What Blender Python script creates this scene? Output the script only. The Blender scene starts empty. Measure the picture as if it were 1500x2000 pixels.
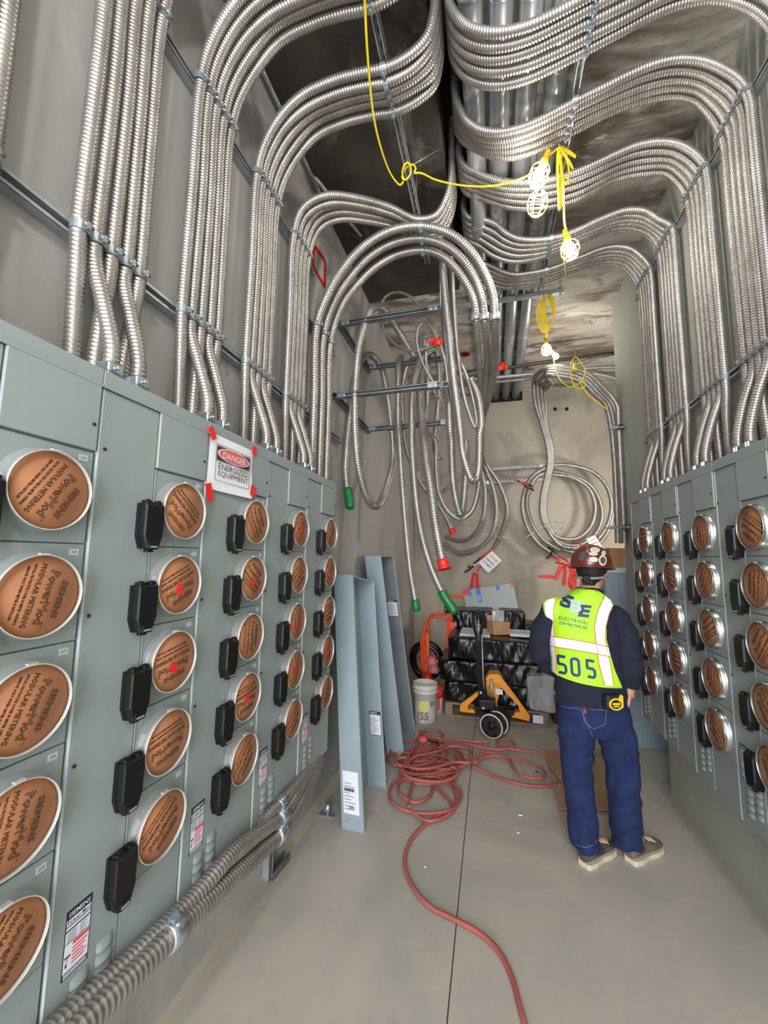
import bpy, bmesh, math, random
import numpy as np
from mathutils import Vector, Matrix
from mathutils.bvhtree import BVHTree
SC = bpy.context.scene
COL = SC.collection
random.seed(7)
rng = np.random.default_rng(11)
PI = math.pi

# ------------------------------------------------------------------ camera
F = 776.14            # focal length in pixels of a 1500 x 2000 frame
EYE = np.array([0.0, 0.0, 1.72])
YAW, PITCH, ROLL = 0.2624, 0.1138, 0.0149

def cam_axes():
    f = np.array([-math.sin(YAW) * math.cos(PITCH), math.cos(YAW) * math.cos(PITCH), math.sin(PITCH)])
    r = np.array([math.cos(YAW), math.sin(YAW), 0.0])
    u = np.cross(r, f)
    c, s = math.cos(ROLL), math.sin(ROLL)
    return np.array([c * r + s * u, -s * r + c * u, f])

AXES = cam_axes()
cam_data = bpy.data.cameras.new('camera')
cam_data.sensor_fit = 'VERTICAL'
cam_data.sensor_height = 36.0
cam_data.lens = 36.0 * F / 2000.0
cam_data.clip_start = 0.02
cam = bpy.data.objects.new('camera', cam_data)
COL.objects.link(cam)
m4 = Matrix.Identity(4)
for i in range(3):
    m4[i][0] = AXES[0][i]; m4[i][1] = AXES[1][i]; m4[i][2] = -AXES[2][i]; m4[i][3] = EYE[i]
cam.matrix_world = m4
SC.camera = cam

# ------------------------------------------------------------------ world, exposure, daylight and added fill lamps
SC.view_settings.view_transform = 'Standard'
SC.view_settings.look = 'None'
SC.view_settings.exposure = 0.12
SC.view_settings.gamma = 1.0
SC.view_settings.use_curve_mapping = False
world = bpy.data.worlds.new('world')
SC.world = world
world.use_nodes = True
bg = world.node_tree.nodes['Background']
bg.inputs[0].default_value = (0.80, 0.90, 1.0, 1)
bg.inputs[1].default_value = 1.0

def point_light(name, loc, power, radius, color=(1, 1, 1)):
    ld = bpy.data.lights.new(name, 'POINT')
    ld.energy = power; ld.shadow_soft_size = radius; ld.color = color
    o = bpy.data.objects.new(name, ld)
    o.location = loc
    COL.objects.link(o)
    return o

def area_light(name, loc, target, sx, sy, power, color=(1, 1, 1)):
    ld = bpy.data.lights.new(name, 'AREA')
    ld.shape = 'RECTANGLE'; ld.size = sx; ld.size_y = sy; ld.energy = power; ld.color = color
    o = bpy.data.objects.new(name, ld)
    o.location = loc
    d = Vector(target) - Vector(loc)
    o.rotation_euler = d.to_track_quat('-Z', 'Y').to_euler()
    COL.objects.link(o)
    return o

# daylight falling in from the open end of the room behind the viewer, and a fill lamp added there
area_light('doorway_daylight', (0.05, -2.9, 2.1), (0.0, 2.0, 1.7), 2.3, 3.4, 285, (0.97, 0.98, 1.0))
point_light('work_and_fill_light', (0.25, -0.9, 3.7), 80, 0.10, (1.0, 0.975, 0.93))
point_light('work_and_fill_light', (2.2, 4.95, 2.2), 70, 0.10, (1.0, 0.96, 0.90))     # unseen fill lamp added in the alcove to brighten the far walls

# ------------------------------------------------------------------ picture point -> place helpers
def ray(px, py):
    return np.array([(px - 750.0) / F, (1000.0 - py) / F, 1.0]) @ AXES
def AX(px, py, x):
    v = ray(px, py); return EYE + v * (x / v[0])
def AY(px, py, y):
    v = ray(px, py); return EYE + v * (y / v[1])
def AZ(px, py, z):
    v = ray(px, py); return EYE + v * ((z - EYE[2]) / v[2])

# ------------------------------------------------------------------ materials
def lin(c):
    c = c / 255.0
    return c / 12.92 if c <= 0.04045 else ((c + 0.055) / 1.055) ** 2.4
def rgb(r, g, b):
    return (lin(r), lin(g), lin(b), 1.0)

def pm(name, col, rough=0.5, metal=0.0, col2=None, nscale=6.0, bump=0.0, bscale=60.0, detail=4.0,
       spec=None, coat=0.0, lo=0.35, hi=0.65, rough2=None, trans=0.0, alpha=1.0, stretch=None, ior=None):
    m = bpy.data.materials.new(name)
    m.use_nodes = True
    nt = m.node_tree; b = nt.nodes['Principled BSDF']
    b.inputs['Base Color'].default_value = col
    b.inputs['Roughness'].default_value = rough
    b.inputs['Metallic'].default_value = metal
    if spec is not None: b.inputs['Specular IOR Level'].default_value = spec
    if coat: b.inputs['Coat Weight'].default_value = coat
    if trans: b.inputs['Transmission Weight'].default_value = trans
    if ior: b.inputs['IOR'].default_value = ior
    if alpha < 1: b.inputs['Alpha'].default_value = alpha
    tc = nt.nodes.new('ShaderNodeTexCoord')
    src = tc.outputs['Object']
    if stretch:
        mp = nt.nodes.new('ShaderNodeMapping'); mp.inputs['Scale'].default_value = stretch
        nt.links.new(src, mp.inputs[0]); src = mp.outputs[0]
    if col2 is not None or rough2 is not None:
        n = nt.nodes.new('ShaderNodeTexNoise')
        n.inputs['Scale'].default_value = nscale; n.inputs['Detail'].default_value = detail
        n.inputs['Roughness'].default_value = 0.6
        nt.links.new(src, n.inputs['Vector'])
        mr = nt.nodes.new('ShaderNodeMapRange')
        mr.inputs['From Min'].default_value = lo; mr.inputs['From Max'].default_value = hi
        nt.links.new(n.outputs['Fac'], mr.inputs['Value'])
        if col2 is not None:
            mx = nt.nodes.new('ShaderNodeMix'); mx.data_type = 'RGBA'
            mx.inputs[6].default_value = col; mx.inputs[7].default_value = col2
            nt.links.new(mr.outputs[0], mx.inputs[0])
            nt.links.new(mx.outputs[2], b.inputs['Base Color'])
        if rough2 is not None:
            mr2 = nt.nodes.new('ShaderNodeMapRange')
            mr2.inputs['To Min'].default_value = rough; mr2.inputs['To Max'].default_value = rough2
            nt.links.new(mr.outputs[0], mr2.inputs['Value'])
            nt.links.new(mr2.outputs[0], b.inputs['Roughness'])
    if bump:
        n2 = nt.nodes.new('ShaderNodeTexNoise')
        n2.inputs['Scale'].default_value = bscale; n2.inputs['Detail'].default_value = 3.0
        nt.links.new(src, n2.inputs['Vector'])
        bp = nt.nodes.new('ShaderNodeBump'); bp.inputs['Strength'].default_value = bump
        bp.inputs['Distance'].default_value = 0.01
        nt.links.new(n2.outputs['Fac'], bp.inputs['Height'])
        nt.links.new(bp.outputs[0], b.inputs['Normal'])
    return m

def stained(name, base, patches, rough=0.85, bump=0.25, bscale=30):
    """concrete with several layers of irregular stains: patches = [(colour, scale, lo, hi, stretch)]"""
    m = pm(name, base, rough, bump=bump, bscale=bscale)
    nt = m.node_tree; b = nt.nodes['Principled BSDF']
    tc = [n for n in nt.nodes if n.type == 'TEX_COORD'][0]
    prev = None
    for i, (c, sc, lo, hi, st) in enumerate(patches):
        mp = nt.nodes.new('ShaderNodeMapping')
        mp.inputs['Scale'].default_value = st
        mp.inputs['Location'].default_value = (3.1 * i, 1.7 * i, 0.9 * i)
        nt.links.new(tc.outputs['Object'], mp.inputs[0])
        n = nt.nodes.new('ShaderNodeTexNoise')
        n.inputs['Scale'].default_value = sc; n.inputs['Detail'].default_value = 6.0
        n.inputs['Roughness'].default_value = 0.62; n.inputs['Distortion'].default_value = 0.6
        nt.links.new(mp.outputs[0], n.inputs['Vector'])
        mr = nt.nodes.new('ShaderNodeMapRange')
        mr.inputs['From Min'].default_value = lo; mr.inputs['From Max'].default_value = hi
        nt.links.new(n.outputs['Fac'], mr.inputs['Value'])
        mx = nt.nodes.new('ShaderNodeMix'); mx.data_type = 'RGBA'
        mx.inputs[7].default_value = c
        if prev is None: mx.inputs[6].default_value = base
        else: nt.links.new(prev, mx.inputs[6])
        nt.links.new(mr.outputs[0], mx.inputs[0])
        prev = mx.outputs[2]
    nt.links.new(prev, b.inputs['Base Color'])
    return m

def emit(name, col, strength):
    m = bpy.data.materials.new(name); m.use_nodes = True
    b = m.node_tree.nodes['Principled BSDF']
    b.inputs['Base Color'].default_value = (1, 1, 1, 1)
    b.inputs['Emission Color'].default_value = col
    b.inputs['Emission Strength'].default_value = strength
    return m

M = {}
M['wall'] = stained('smooth_grey_concrete', rgb(172, 169, 166),
                    [(rgb(152, 149, 145), 1.3, 0.45, 0.7, (1, 1, 0.25)), (rgb(184, 181, 176), 2.2, 0.52, 0.72, (1, 1, 0.5)),
                     (rgb(138, 133, 124), 0.8, 0.56, 0.75, (1, 1, 0.6))], 0.8, 0.10, 14)
M['wall_tan'] = stained('tan_concrete', rgb(172, 163, 149),
                    [(rgb(178, 170, 156), 1.1, 0.45, 0.7, (1, 1, 0.8)), (rgb(140, 134, 126), 1.7, 0.52, 0.72, (1, 1, 0.6))], 0.85, 0.12, 14)
M['wall_green'] = stained('greenish_grey_plaster', rgb(170, 174, 164),
                    [(rgb(156, 160, 151), 1.4, 0.45, 0.7, (1, 1, 0.4)), (rgb(182, 185, 175), 1.0, 0.5, 0.7, (1, 1, 0.6))], 0.75, 0.08, 12)
M['ceil_dark'] = stained('dark_stained_concrete', rgb(66, 61, 54),
                    [(rgb(46, 42, 37), 1.5, 0.42, 0.62, (1, 1, 1)), (rgb(112, 107, 102), 2.3, 0.57, 0.68, (1, 0.7, 1)),
                     (rgb(88, 74, 64), 3.2, 0.58, 0.72, (1, 1, 1))], 0.8, 0.35, 22)
M['ceil_light'] = stained('flaking_concrete', rgb(182, 174, 162),
                    [(rgb(112, 98, 85), 1.6, 0.46, 0.62, (0.5, 1.6, 1)), (rgb(196, 193, 184), 2.6, 0.52, 0.60, (0.7, 1.5, 1)),
                     (rgb(90, 79, 70), 3.4, 0.6, 0.72, (0.45, 1.6, 1))], 0.85, 0.7, 14)
M['floor'] = stained('dusty_concrete_floor', rgb(178, 171, 162),
                    [(rgb(158, 154, 147), 0.9, 0.42, 0.66, (1, 1, 1)), (rgb(186, 178, 162), 1.6, 0.5, 0.74, (1, 1, 1)),
                     (rgb(146, 142, 136), 3.1, 0.6, 0.8, (1, 1, 1))], 0.55, 0.05, 30)
M['joint'] = pm('joint_shadow', rgb(92, 84, 72), 0.9)
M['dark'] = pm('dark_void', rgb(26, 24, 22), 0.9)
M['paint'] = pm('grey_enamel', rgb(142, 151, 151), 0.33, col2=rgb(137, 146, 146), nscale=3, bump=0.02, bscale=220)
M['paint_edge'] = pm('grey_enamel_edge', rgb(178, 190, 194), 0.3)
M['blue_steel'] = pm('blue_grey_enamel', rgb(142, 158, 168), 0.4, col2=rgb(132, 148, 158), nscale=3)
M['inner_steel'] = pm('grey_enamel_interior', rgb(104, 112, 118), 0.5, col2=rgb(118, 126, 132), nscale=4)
M['flex'] = pm('galvanised_flex', rgb(176, 171, 166), 0.38, 0.72, col2=rgb(156, 150, 145), nscale=9)
M['steel'] = pm('galvanised_steel', rgb(190, 194, 196), 0.4, 0.55, col2=rgb(160, 166, 170), nscale=14)
M['strut'] = pm('zinc_channel', rgb(168, 174, 175), 0.42, 0.3, col2=rgb(140, 147, 149), nscale=12)
M['strut_dark'] = pm('dull_zinc_channel', rgb(132, 138, 138), 0.5, 0.5, col2=rgb(108, 114, 116), nscale=12)
M['clamp'] = pm('dull_zinc_strap', rgb(146, 154, 158), 0.4, 0.6)
M['zinc'] = pm('bright_zinc_casting', rgb(196, 208, 216), 0.25, 0.9)
M['pipe'] = pm('galvanised_pipe', rgb(200, 205, 208), 0.3, 0.6, col2=rgb(150, 156, 160), nscale=3.0, stretch=(6, 0.6, 6))
M['black'] = pm('black_plastic', rgb(16, 16, 18), 0.45, spec=0.35)
M['black_dull'] = pm('black_rubber', rgb(24, 24, 25), 0.6)
M['card'] = pm('brown_fibreboard', rgb(181, 121, 82), 0.7, col2=rgb(168, 110, 74), nscale=14, bump=0.05, bscale=240)
M['print'] = pm('black_print', rgb(52, 30, 18), 0.7)
M['bold'] = pm('bold_black_print', rgb(28, 17, 12), 0.7)
M['rim'] = pm('bright_ring', rgb(214, 214, 210), 0.22, 0.5)
M['alu'] = pm('brushed_aluminium', rgb(208, 210, 210), 0.24, 0.95)
M['clear'] = pm('clear_plastic', rgb(205, 212, 215), 0.08, alpha=0.20, spec=0.9)
M['red'] = pm('red_tape', rgb(222, 40, 34), 0.4)
M['paper'] = pm('white_paper', rgb(226, 226, 230), 0.7)
M['label'] = pm('white_label', rgb(216, 220, 232), 0.45)
M['ink'] = pm('black_ink', rgb(30, 30, 36), 0.55)
M['grey_ink'] = pm('grey_ink', rgb(120, 122, 130), 0.6)
M['pink_ink'] = pm('red_ink', rgb(214, 78, 88), 0.6)
M['danger_red'] = pm('faded_red_ink', rgb(212, 96, 100), 0.6)
M['danger_dark'] = pm('dark_ink_block', rgb(62, 50, 54), 0.6)
M['yellow'] = pm('yellow_cord', rgb(226, 196, 22), 0.45)
M['cage'] = pm('yellow_plastic_cage', rgb(236, 222, 160), 0.45)
M['bulb'] = emit('lit_bulb', (1.0, 0.95, 0.86, 1), 40.0)
M['green'] = pm('green_tape', rgb(14, 108, 50), 0.4, bump=0.2, bscale=50)
M['hose'] = pm('dusty_red_hose', rgb(176, 96, 88), 0.6, col2=rgb(152, 76, 70), nscale=5)
M['orange'] = pm('orange_enamel', rgb(226, 78, 34), 0.4)
M['jack'] = pm('amber_enamel', rgb(234, 150, 34), 0.4, col2=rgb(222, 138, 30), nscale=5)
M['wood'] = pm('pallet_wood', rgb(150, 128, 104), 0.8, col2=rgb(120, 100, 80), nscale=9, stretch=(1, 6, 6))
M['cardboard'] = pm('cardboard', rgb(190, 150, 108), 0.8, col2=rgb(178, 138, 98), nscale=5)
M['floorcard'] = pm('dusty_cardboard', rgb(178, 148, 120), 0.8, col2=rgb(166, 136, 110), nscale=3)
M['film'] = pm('black_stretch_film', rgb(13, 13, 15), 0.28, spec=0.55, bump=0.6, bscale=16, stretch=(2.6, 1.6, 0.8))
M['clearfilm'] = pm('clear_film', rgb(190, 194, 198), 0.15, alpha=0.55)
M['bluetape'] = pm('blue_tape', rgb(42, 108, 196), 0.5)
M['bucket'] = pm('white_bucket_plastic', rgb(206, 204, 196), 0.45, col2=rgb(190, 188, 180), nscale=6)
M['spray'] = pm('yellow_spray', rgb(208, 206, 128), 0.6)
M['skin'] = pm('skin', rgb(196, 138, 116), 0.5)
M['hair'] = pm('dark_hair', rgb(26, 20, 18), 0.7, bump=0.6, bscale=120)
M['navy'] = pm('navy_knit', rgb(20, 24, 42), 0.9, col2=rgb(25, 29, 50), nscale=12, bump=0.15, bscale=120)
M['denim'] = pm('blue_denim', rgb(15, 30, 70), 0.9, col2=rgb(30, 50, 102), nscale=9, bump=0.3, bscale=26, lo=0.45, hi=0.85)
M['stitch'] = pm('pale_stitching', rgb(120, 140, 180), 0.8)
M['lime'] = pm('lime_mesh', rgb(172, 226, 30), 0.6, col2=rgb(160, 214, 24), nscale=9)
M['silver'] = pm('reflective_tape', rgb(243, 243, 248), 0.35, 0.0)
M['orange_trim'] = pm('orange_piping', rgb(232, 120, 40), 0.6)
M['grey_trim'] = pm('grey_binding', rgb(130, 134, 134), 0.7)
M['logo_navy'] = pm('navy_print', rgb(24, 50, 110), 0.6)
M['logo_grey'] = pm('grey_print', rgb(178, 190, 196), 0.6)
M['hat'] = pm('maroon_hard_hat', rgb(96, 38, 32), 0.28, coat=0.3)
M['sticker'] = pm('pale_sticker', rgb(196, 190, 178), 0.5)
M['sticker_dark'] = pm('dark_sticker', rgb(72, 72, 84), 0.5)
M['boot'] = pm('scuffed_brown_leather', rgb(48, 40, 37), 0.8, col2=rgb(96, 86, 78), nscale=14)
M['sole'] = pm('pale_sole', rgb(206, 192, 168), 0.7)
M['tan_boot'] = pm('tan_suede', rgb(92, 82, 68), 0.85, col2=rgb(120, 110, 94), nscale=12)
M['tape_yellow'] = pm('yellow_plastic', rgb(226, 190, 40), 0.4)
M['redpaint'] = pm('red_sprinkler_paint', rgb(206, 46, 34), 0.45)
M['maroon_pipe'] = pm('dark_sprinkler_pipe', rgb(62, 48, 50), 0.45, 0.4)
M['wirepink'] = pm('pink_wire', rgb(220, 130, 120), 0.5)
M['canister'] = pm('pale_canister', rgb(190, 186, 182), 0.45)
M['lid_pink'] = pm('dusty_red_plastic', rgb(196, 116, 116), 0.5)
M['zip'] = pm('white_nylon', rgb(226, 226, 222), 0.5)
M['plywood'] = pm('brown_board', rgb(160, 118, 74), 0.75, col2=rgb(140, 100, 62), nscale=6, stretch=(1, 1, 5))

# ------------------------------------------------------------------ mesh builder
class G:
    def __init__(s): s.v = []; s.nv = 0; s.f = []; s.xf = None
    def add(s, v, f, mat=0, smooth=False):
        v = np.asarray(v, float).reshape(-1, 3)
        if s.xf is not None:
            v = v @ s.xf[:3, :3].T + s.xf[:3, 3]
        if isinstance(f, np.ndarray): f = [f + s.nv]
        else:
            by = {}
            for q in f: by.setdefault(len(q), []).append(q)
            f = [np.array(q) + s.nv for q in by.values()]
        for q in f: s.f.append((q, mat, smooth))
        s.v.append(v); s.nv += len(v)
        return s
    def box(s, lo, hi, mat=0, ch=0.0):
        lo = np.array(lo, float); hi = np.array(hi, float)
        if ch <= 0:
            v = [(x, y, z) for x in (lo[0], hi[0]) for y in (lo[1], hi[1]) for z in (lo[2], hi[2])]
            return s.add(v, [(0, 1, 3, 2), (4, 6, 7, 5), (0, 4, 5, 1), (2, 3, 7, 6), (0, 2, 6, 4), (1, 5, 7, 3)], mat)
        bm = bmesh.new(); bmesh.ops.create_cube(bm, size=1)
        c = (lo + hi) / 2; d = hi - lo
        for w in bm.verts: w.co = Vector((c[0] + w.co.x * d[0], c[1] + w.co.y * d[1], c[2] + w.co.z * d[2]))
        bmesh.ops.bevel(bm, geom=bm.edges[:], offset=min(ch, min(d) * 0.45), segments=2, profile=0.5, affect='EDGES')
        return s.bm(bm, mat, False)
    def bm(s, bm, mat=0, smooth=False):
        bm.verts.index_update()
        s.add([w.co[:] for w in bm.verts], [tuple(w.index for w in f.verts) for f in bm.faces], mat, smooth)
        bm.free(); return s
    def rings(s, R, mat=0, smooth=True, cap=(True, True), close=True):
        R = np.asarray(R, float); m, n = R.shape[:2]
        i = np.arange(m - 1)[:, None] * n; j = np.arange(n if close else n - 1)[None, :]
        k = (j + 1) % n
        q = np.stack([i + j, i + k, i + n + k, i + n + j], -1).reshape(-1, 4)
        base = s.nv
        s.add(R.reshape(-1, 3), q, mat, smooth)
        if cap[0]: s.f.append((base + np.arange(n)[::-1].reshape(1, -1), mat, False))
        if cap[1]: s.f.append((base + (m - 1) * n + np.arange(n).reshape(1, -1), mat, False))
        return s
    def tube(s, path, r, n=8, mat=0, cap=True, smooth=True):
        P = np.asarray(path, float); T, U, W = frames(P)
        a = np.arange(n) * 2 * PI / n
        rr = (np.full(len(P), r) if np.isscalar(r) else np.asarray(r))[:, None, None]
        R = P[:, None, :] + rr * (np.cos(a)[None, :, None] * U[:, None, :] + np.sin(a)[None, :, None] * W[:, None, :])
        return s.rings(R, mat, smooth, (cap, cap))
    def ribbed(s, path, r, pitch=0.0125, depth=0.0032, n=8, mat=0):
        """helically corrugated metal hose"""
        P0 = np.asarray(path, float)
        L = np.linalg.norm(np.diff(P0, axis=0), axis=1).sum()
        m = max(7, int(L / pitch * 3)); m += (1 - m) % 3
        P = resample(P0, m)
        T, U, W = frames(P)
        a = np.arange(n) * 2 * PI / n
        rad = np.where(np.arange(m) % 3 == 2, r - depth, r)
        R = P[:, None, :] + rad[:, None, None] * (np.cos(a)[None, :, None] * U[:, None, :] + np.sin(a)[None, :, None] * W[:, None, :])
        R = R + (a / (2 * PI) * pitch)[None, :, None] * T[:, None, :]
        i = np.arange(m - 4)[:, None] * n; j = np.arange(n - 1)[None, :]
        q = np.stack([i + j, i + j + 1, i + n + j + 1, i + n + j], -1).reshape(-1, 4)
        i = np.arange(m - 4) * n
        w = np.stack([i + n - 1, i + 3 * n, i + 4 * n, i + 2 * n - 1], -1)
        s.add(R.reshape(-1, 3), np.concatenate([q, w]), mat, True)
        for e, t in ((0, 1), (m - 4, -1)):
            c = P[e]
            rg = c + r * 0.98 * (np.cos(a)[:, None] * U[e] + np.sin(a)[:, None] * W[e]) + T[e] * 0.012 * (1 if e == 0 else 0)
            s.add(rg, np.arange(n)[::t].reshape(1, -1), mat, False)
        return s
    def lathe(s, prof, o, ax=(0, 0, 1), n=24, mat=0, cap=(True, True), smooth=True, ref=None):
        ax = np.array(ax, float); ax /= np.linalg.norm(ax)
        u = np.array(ref, float) if ref is not None else np.cross(ax, (0.31, 0.87, 0.2) if abs(ax[2]) > 0.9 else (0, 0, 1.0))
        u = u - ax * (u @ ax); u /= np.linalg.norm(u); w = np.cross(ax, u)
        a = np.arange(n) * 2 * PI / n
        R = [np.array(o) + ax * h + r * (np.cos(a)[:, None] * u + np.sin(a)[:, None] * w) for r, h in prof]
        return s.rings(R, mat, smooth, cap)
    def prism(s, poly, o, eu, ev, en, d, mat=0):
        """flat polygon (u, v) swept by depth d along en"""
        o, eu, ev, en = (np.array(q, float) for q in (o, eu, ev, en))
        P = np.array([o + eu * a + ev * b for a, b in poly]); n = len(P)
        v = np.concatenate([P, P + en * d])
        s.add(v, [tuple(range(n))[::-1], tuple(range(n, 2 * n))] + [(i, (i + 1) % n, n + (i + 1) % n, n + i) for i in range(n)], mat)
        return s
    def geo(s, g, mat=None, xf=None):
        old = s.xf
        s.xf = xf
        base = s.nv
        V = np.concatenate(g.v)
        if xf is not None: V = V @ xf[:3, :3].T + xf[:3, 3]
        s.v.append(V); s.nv += len(V)
        for q, m, sm in g.f: s.f.append((q + base, m if mat is None else mat, sm))
        s.xf = old
        return s
    def mesh(s, name, mats):
        me = bpy.data.meshes.new(name)
        V = np.concatenate(s.v)
        me.vertices.add(len(V)); me.vertices.foreach_set('co', V.ravel())
        cnt = sum(len(q) for q, _, _ in s.f)
        li = np.concatenate([q.ravel() for q, _, _ in s.f])
        tot = np.concatenate([np.full(len(q), q.shape[1]) for q, _, _ in s.f])
        mi = np.concatenate([np.full(len(q), m) for q, m, _ in s.f])
        sm = np.concatenate([np.full(len(q), b) for q, _, b in s.f])
        me.loops.add(len(li)); me.loops.foreach_set('vertex_index', li.astype(np.int32))
        me.polygons.add(cnt)
        st = np.concatenate([[0], np.cumsum(tot)[:-1]])
        me.polygons.foreach_set('loop_start', st.astype(np.int32))
        me.polygons.foreach_set('loop_total', tot.astype(np.int32))
        me.polygons.foreach_set('material_index', mi.astype(np.int32))
        me.polygons.foreach_set('use_smooth', sm.astype(bool))
        for k in (mats if isinstance(mats, (list, tuple)) else [mats]): me.materials.append(M[k])
        me.update(calc_edges=True); me.validate()
        return me
    def build(s, name, mats, parent=None, loc=None):
        o = bpy.data.objects.new(name, s.mesh(name, mats))
        COL.objects.link(o)
        if parent is not None: o.parent = parent
        if loc is not None: o.location = loc
        return o

def frames(P):
    T = np.gradient(P, axis=0); T /= np.linalg.norm(T, axis=1)[:, None] + 1e-12
    U = np.empty_like(T)
    u = np.cross(T[0], (0.13, 0.31, 0.94) if abs(T[0][2]) < 0.9 else (0.9, 0.3, 0.1)); u /= np.linalg.norm(u)
    U[0] = u
    for i in range(1, len(P)):
        u = u - T[i] * (u @ T[i]); u /= np.linalg.norm(u) + 1e-12; U[i] = u
    return T, U, np.cross(T, U)

def resample(P, m):
    d = np.concatenate([[0], np.cumsum(np.linalg.norm(np.diff(P, axis=0), axis=1))])
    t = np.linspace(0, d[-1], m)
    return np.stack([np.interp(t, d, P[:, k]) for k in range(3)], 1)

def spline(pts, step=0.02, closed=False):
    """smooth curve through the points (centripetal Catmull-Rom), evenly resampled"""
    P = np.asarray(pts, float)
    if closed: P = np.concatenate([P[-1:], P, P[:2]])
    else: P = np.concatenate([[2 * P[0] - P[1]], P, [2 * P[-1] - P[-2]]])
    out = []
    for i in range(len(P) - 3):
        p0, p1, p2, p3 = P[i:i + 4]
        t0 = 0; t1 = t0 + max(np.linalg.norm(p1 - p0), 1e-6) ** 0.5
        t2 = t1 + max(np.linalg.norm(p2 - p1), 1e-6) ** 0.5; t3 = t2 + max(np.linalg.norm(p3 - p2), 1e-6) ** 0.5
        t = np.linspace(t1, t2, 12, endpoint=False)[:, None]
        A1 = (t1 - t) / (t1 - t0) * p0 + (t - t0) / (t1 - t0) * p1
        A2 = (t2 - t) / (t2 - t1) * p1 + (t - t1) / (t2 - t1) * p2
        A3 = (t3 - t) / (t3 - t2) * p2 + (t - t2) / (t3 - t2) * p3
        B1 = (t2 - t) / (t2 - t0) * A1 + (t - t0) / (t2 - t0) * A2
        B2 = (t3 - t) / (t3 - t1) * A2 + (t - t1) / (t3 - t1) * A3
        out.append((t2 - t) / (t2 - t1) * B1 + (t - t1) / (t2 - t1) * B2)
    out.append(P[-2:-1])
    Q = np.concatenate(out)
    L = np.linalg.norm(np.diff(Q, axis=0), axis=1).sum()
    return resample(Q, max(3, int(L / step)))

def tag(o, label=None, cat=None, group=None, kind=None):
    if label: o['label'] = label
    if cat: o['category'] = cat
    if group: o['group'] = group
    if kind: o['kind'] = kind
    return o

def empty(name, loc, rz=0.0, label=None, cat=None, group=None):
    o = bpy.data.objects.new(name, None); COL.objects.link(o)
    o.location = loc; o.rotation_euler = (0, 0, rz); o.empty_display_size = 0.05
    return tag(o, label, cat, group)

def struct(name, g, mats):
    return tag(g.build(name, mats), kind='structure')

def inst(name, me, parent, loc=(0, 0, 0), rot=(0, 0, 0), scale=(1, 1, 1)):
    o = bpy.data.objects.new(name, me); COL.objects.link(o)
    o.parent = parent; o.location = loc; o.rotation_euler = rot; o.scale = scale
    return o

def text_geo(txt, size, outline=0.0, align='CENTER', bold=0.0, space=1.0, shear=0.0, res=2, flat_depth=0.0):
    """lettering as a flat mesh in the xy plane (built-in font); outline > 0 gives hollow letters"""
    cu = bpy.data.curves.new('t', 'FONT')
    cu.body = txt; cu.size = size; cu.align_x = align; cu.align_y = 'CENTER'
    cu.resolution_u = res; cu.space_character = space; cu.shear = shear
    if outline > 0:
        cu.fill_mode = 'NONE'; cu.offset = bold; cu.bevel_depth = outline; cu.bevel_resolution = 0
    else:
        cu.offset = bold
        cu.extrude = flat_depth
    ob = bpy.data.objects.new('t', cu); COL.objects.link(ob)
    dg = bpy.context.evaluated_depsgraph_get()
    ev = ob.evaluated_get(dg); me = ev.to_mesh()
    g = G()
    if len(me.vertices):
        g.add([v.co[:] for v in me.vertices], [tuple(p.vertices) for p in me.polygons])
    ev.to_mesh_clear()
    bpy.data.objects.remove(ob); bpy.data.curves.remove(cu)
    return g

def xform(o, ex, ey, ez):
    m = np.eye(4); m[:3, 0] = ex; m[:3, 1] = ey; m[:3, 2] = ez; m[:3, 3] = o
    return m
def rotz(a):
    c, s = math.cos(a), math.sin(a)
    return np.array([[c, -s, 0, 0], [s, c, 0, 0], [0, 0, 1, 0], [0, 0, 0, 1.0]])
ORD = ['first', 'second', 'third', 'fourth', 'fifth', 'sixth', 'seventh', 'eighth', 'ninth', 'tenth']
# ================================================================== THE SETTING
CZ = 4.39
WL, WR, YB = -1.20, 1.27, 6.45          # left wall, right wall, back wall
g = G(); g.box((-1.4, -3.2, -0.2), (2.6, 6.6, -0.012)); floor = struct('floor', g, ['joint'])
JX = float(AZ(911, 1595, 0)[0]); JY = float(AZ(911, 1600, 0)[1])
for x0, x1 in ((-1.4, JX - 0.003), (JX + 0.003, 2.6)):
    for y0, y1 in ((-3.2, JY - 0.0025), (JY + 0.0025, 6.6)):
        gg = G(); gg.box((x0, y0, -0.015), (x1, y1, 0.0)); gg.build('slab', ['floor'], floor)
g = G(); g.box((WL - 0.25, -3.2, -0.02), (WL, YB + 0.2, CZ)); wall_left = struct('wall_left', g, ['wall'])
g = G(); g.box((WR, -3.2, -0.02), (2.45, 3.62, CZ)); g.box((WR, 3.62, 0.62), (2.45, 4.38, CZ)); wall_right = struct('wall_right', g, ['wall_green'])
g = G(); g.box((WL - 0.25, YB, -0.02), (2.6, YB + 0.2, CZ)); wall_back = struct('wall_back', g, ['wall_tan'])
g = G(); g.box((2.42, 4.3, -0.02), (2.6, YB + 0.1, CZ)); struct('wall_alcove', g, ['wall_tan'])
SLX0, SLX1, SLY = -0.26, -0.09, 3.75      # the open slot in the slab where the conduits rise
g = G()
g.box((WL - 0.25, -3.2, CZ), (SLX0, SLY, CZ + 0.35), 0)
g.box((SLX1, -3.2, CZ), (2.6, SLY, CZ + 0.35), 1)
g.box((WL - 0.25, SLY, CZ), (2.6, YB + 0.2, CZ + 0.35), 1)
g.box((SLX0 - 0.1, -3.2, CZ + 0.36), (SLX1 + 0.1, SLY + 0.1, CZ + 0.45), 2)  # dark lid added over the slot to keep the world light out
ceiling = struct('ceiling', g, ['ceil_dark', 'ceil_light', 'dark'])
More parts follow.
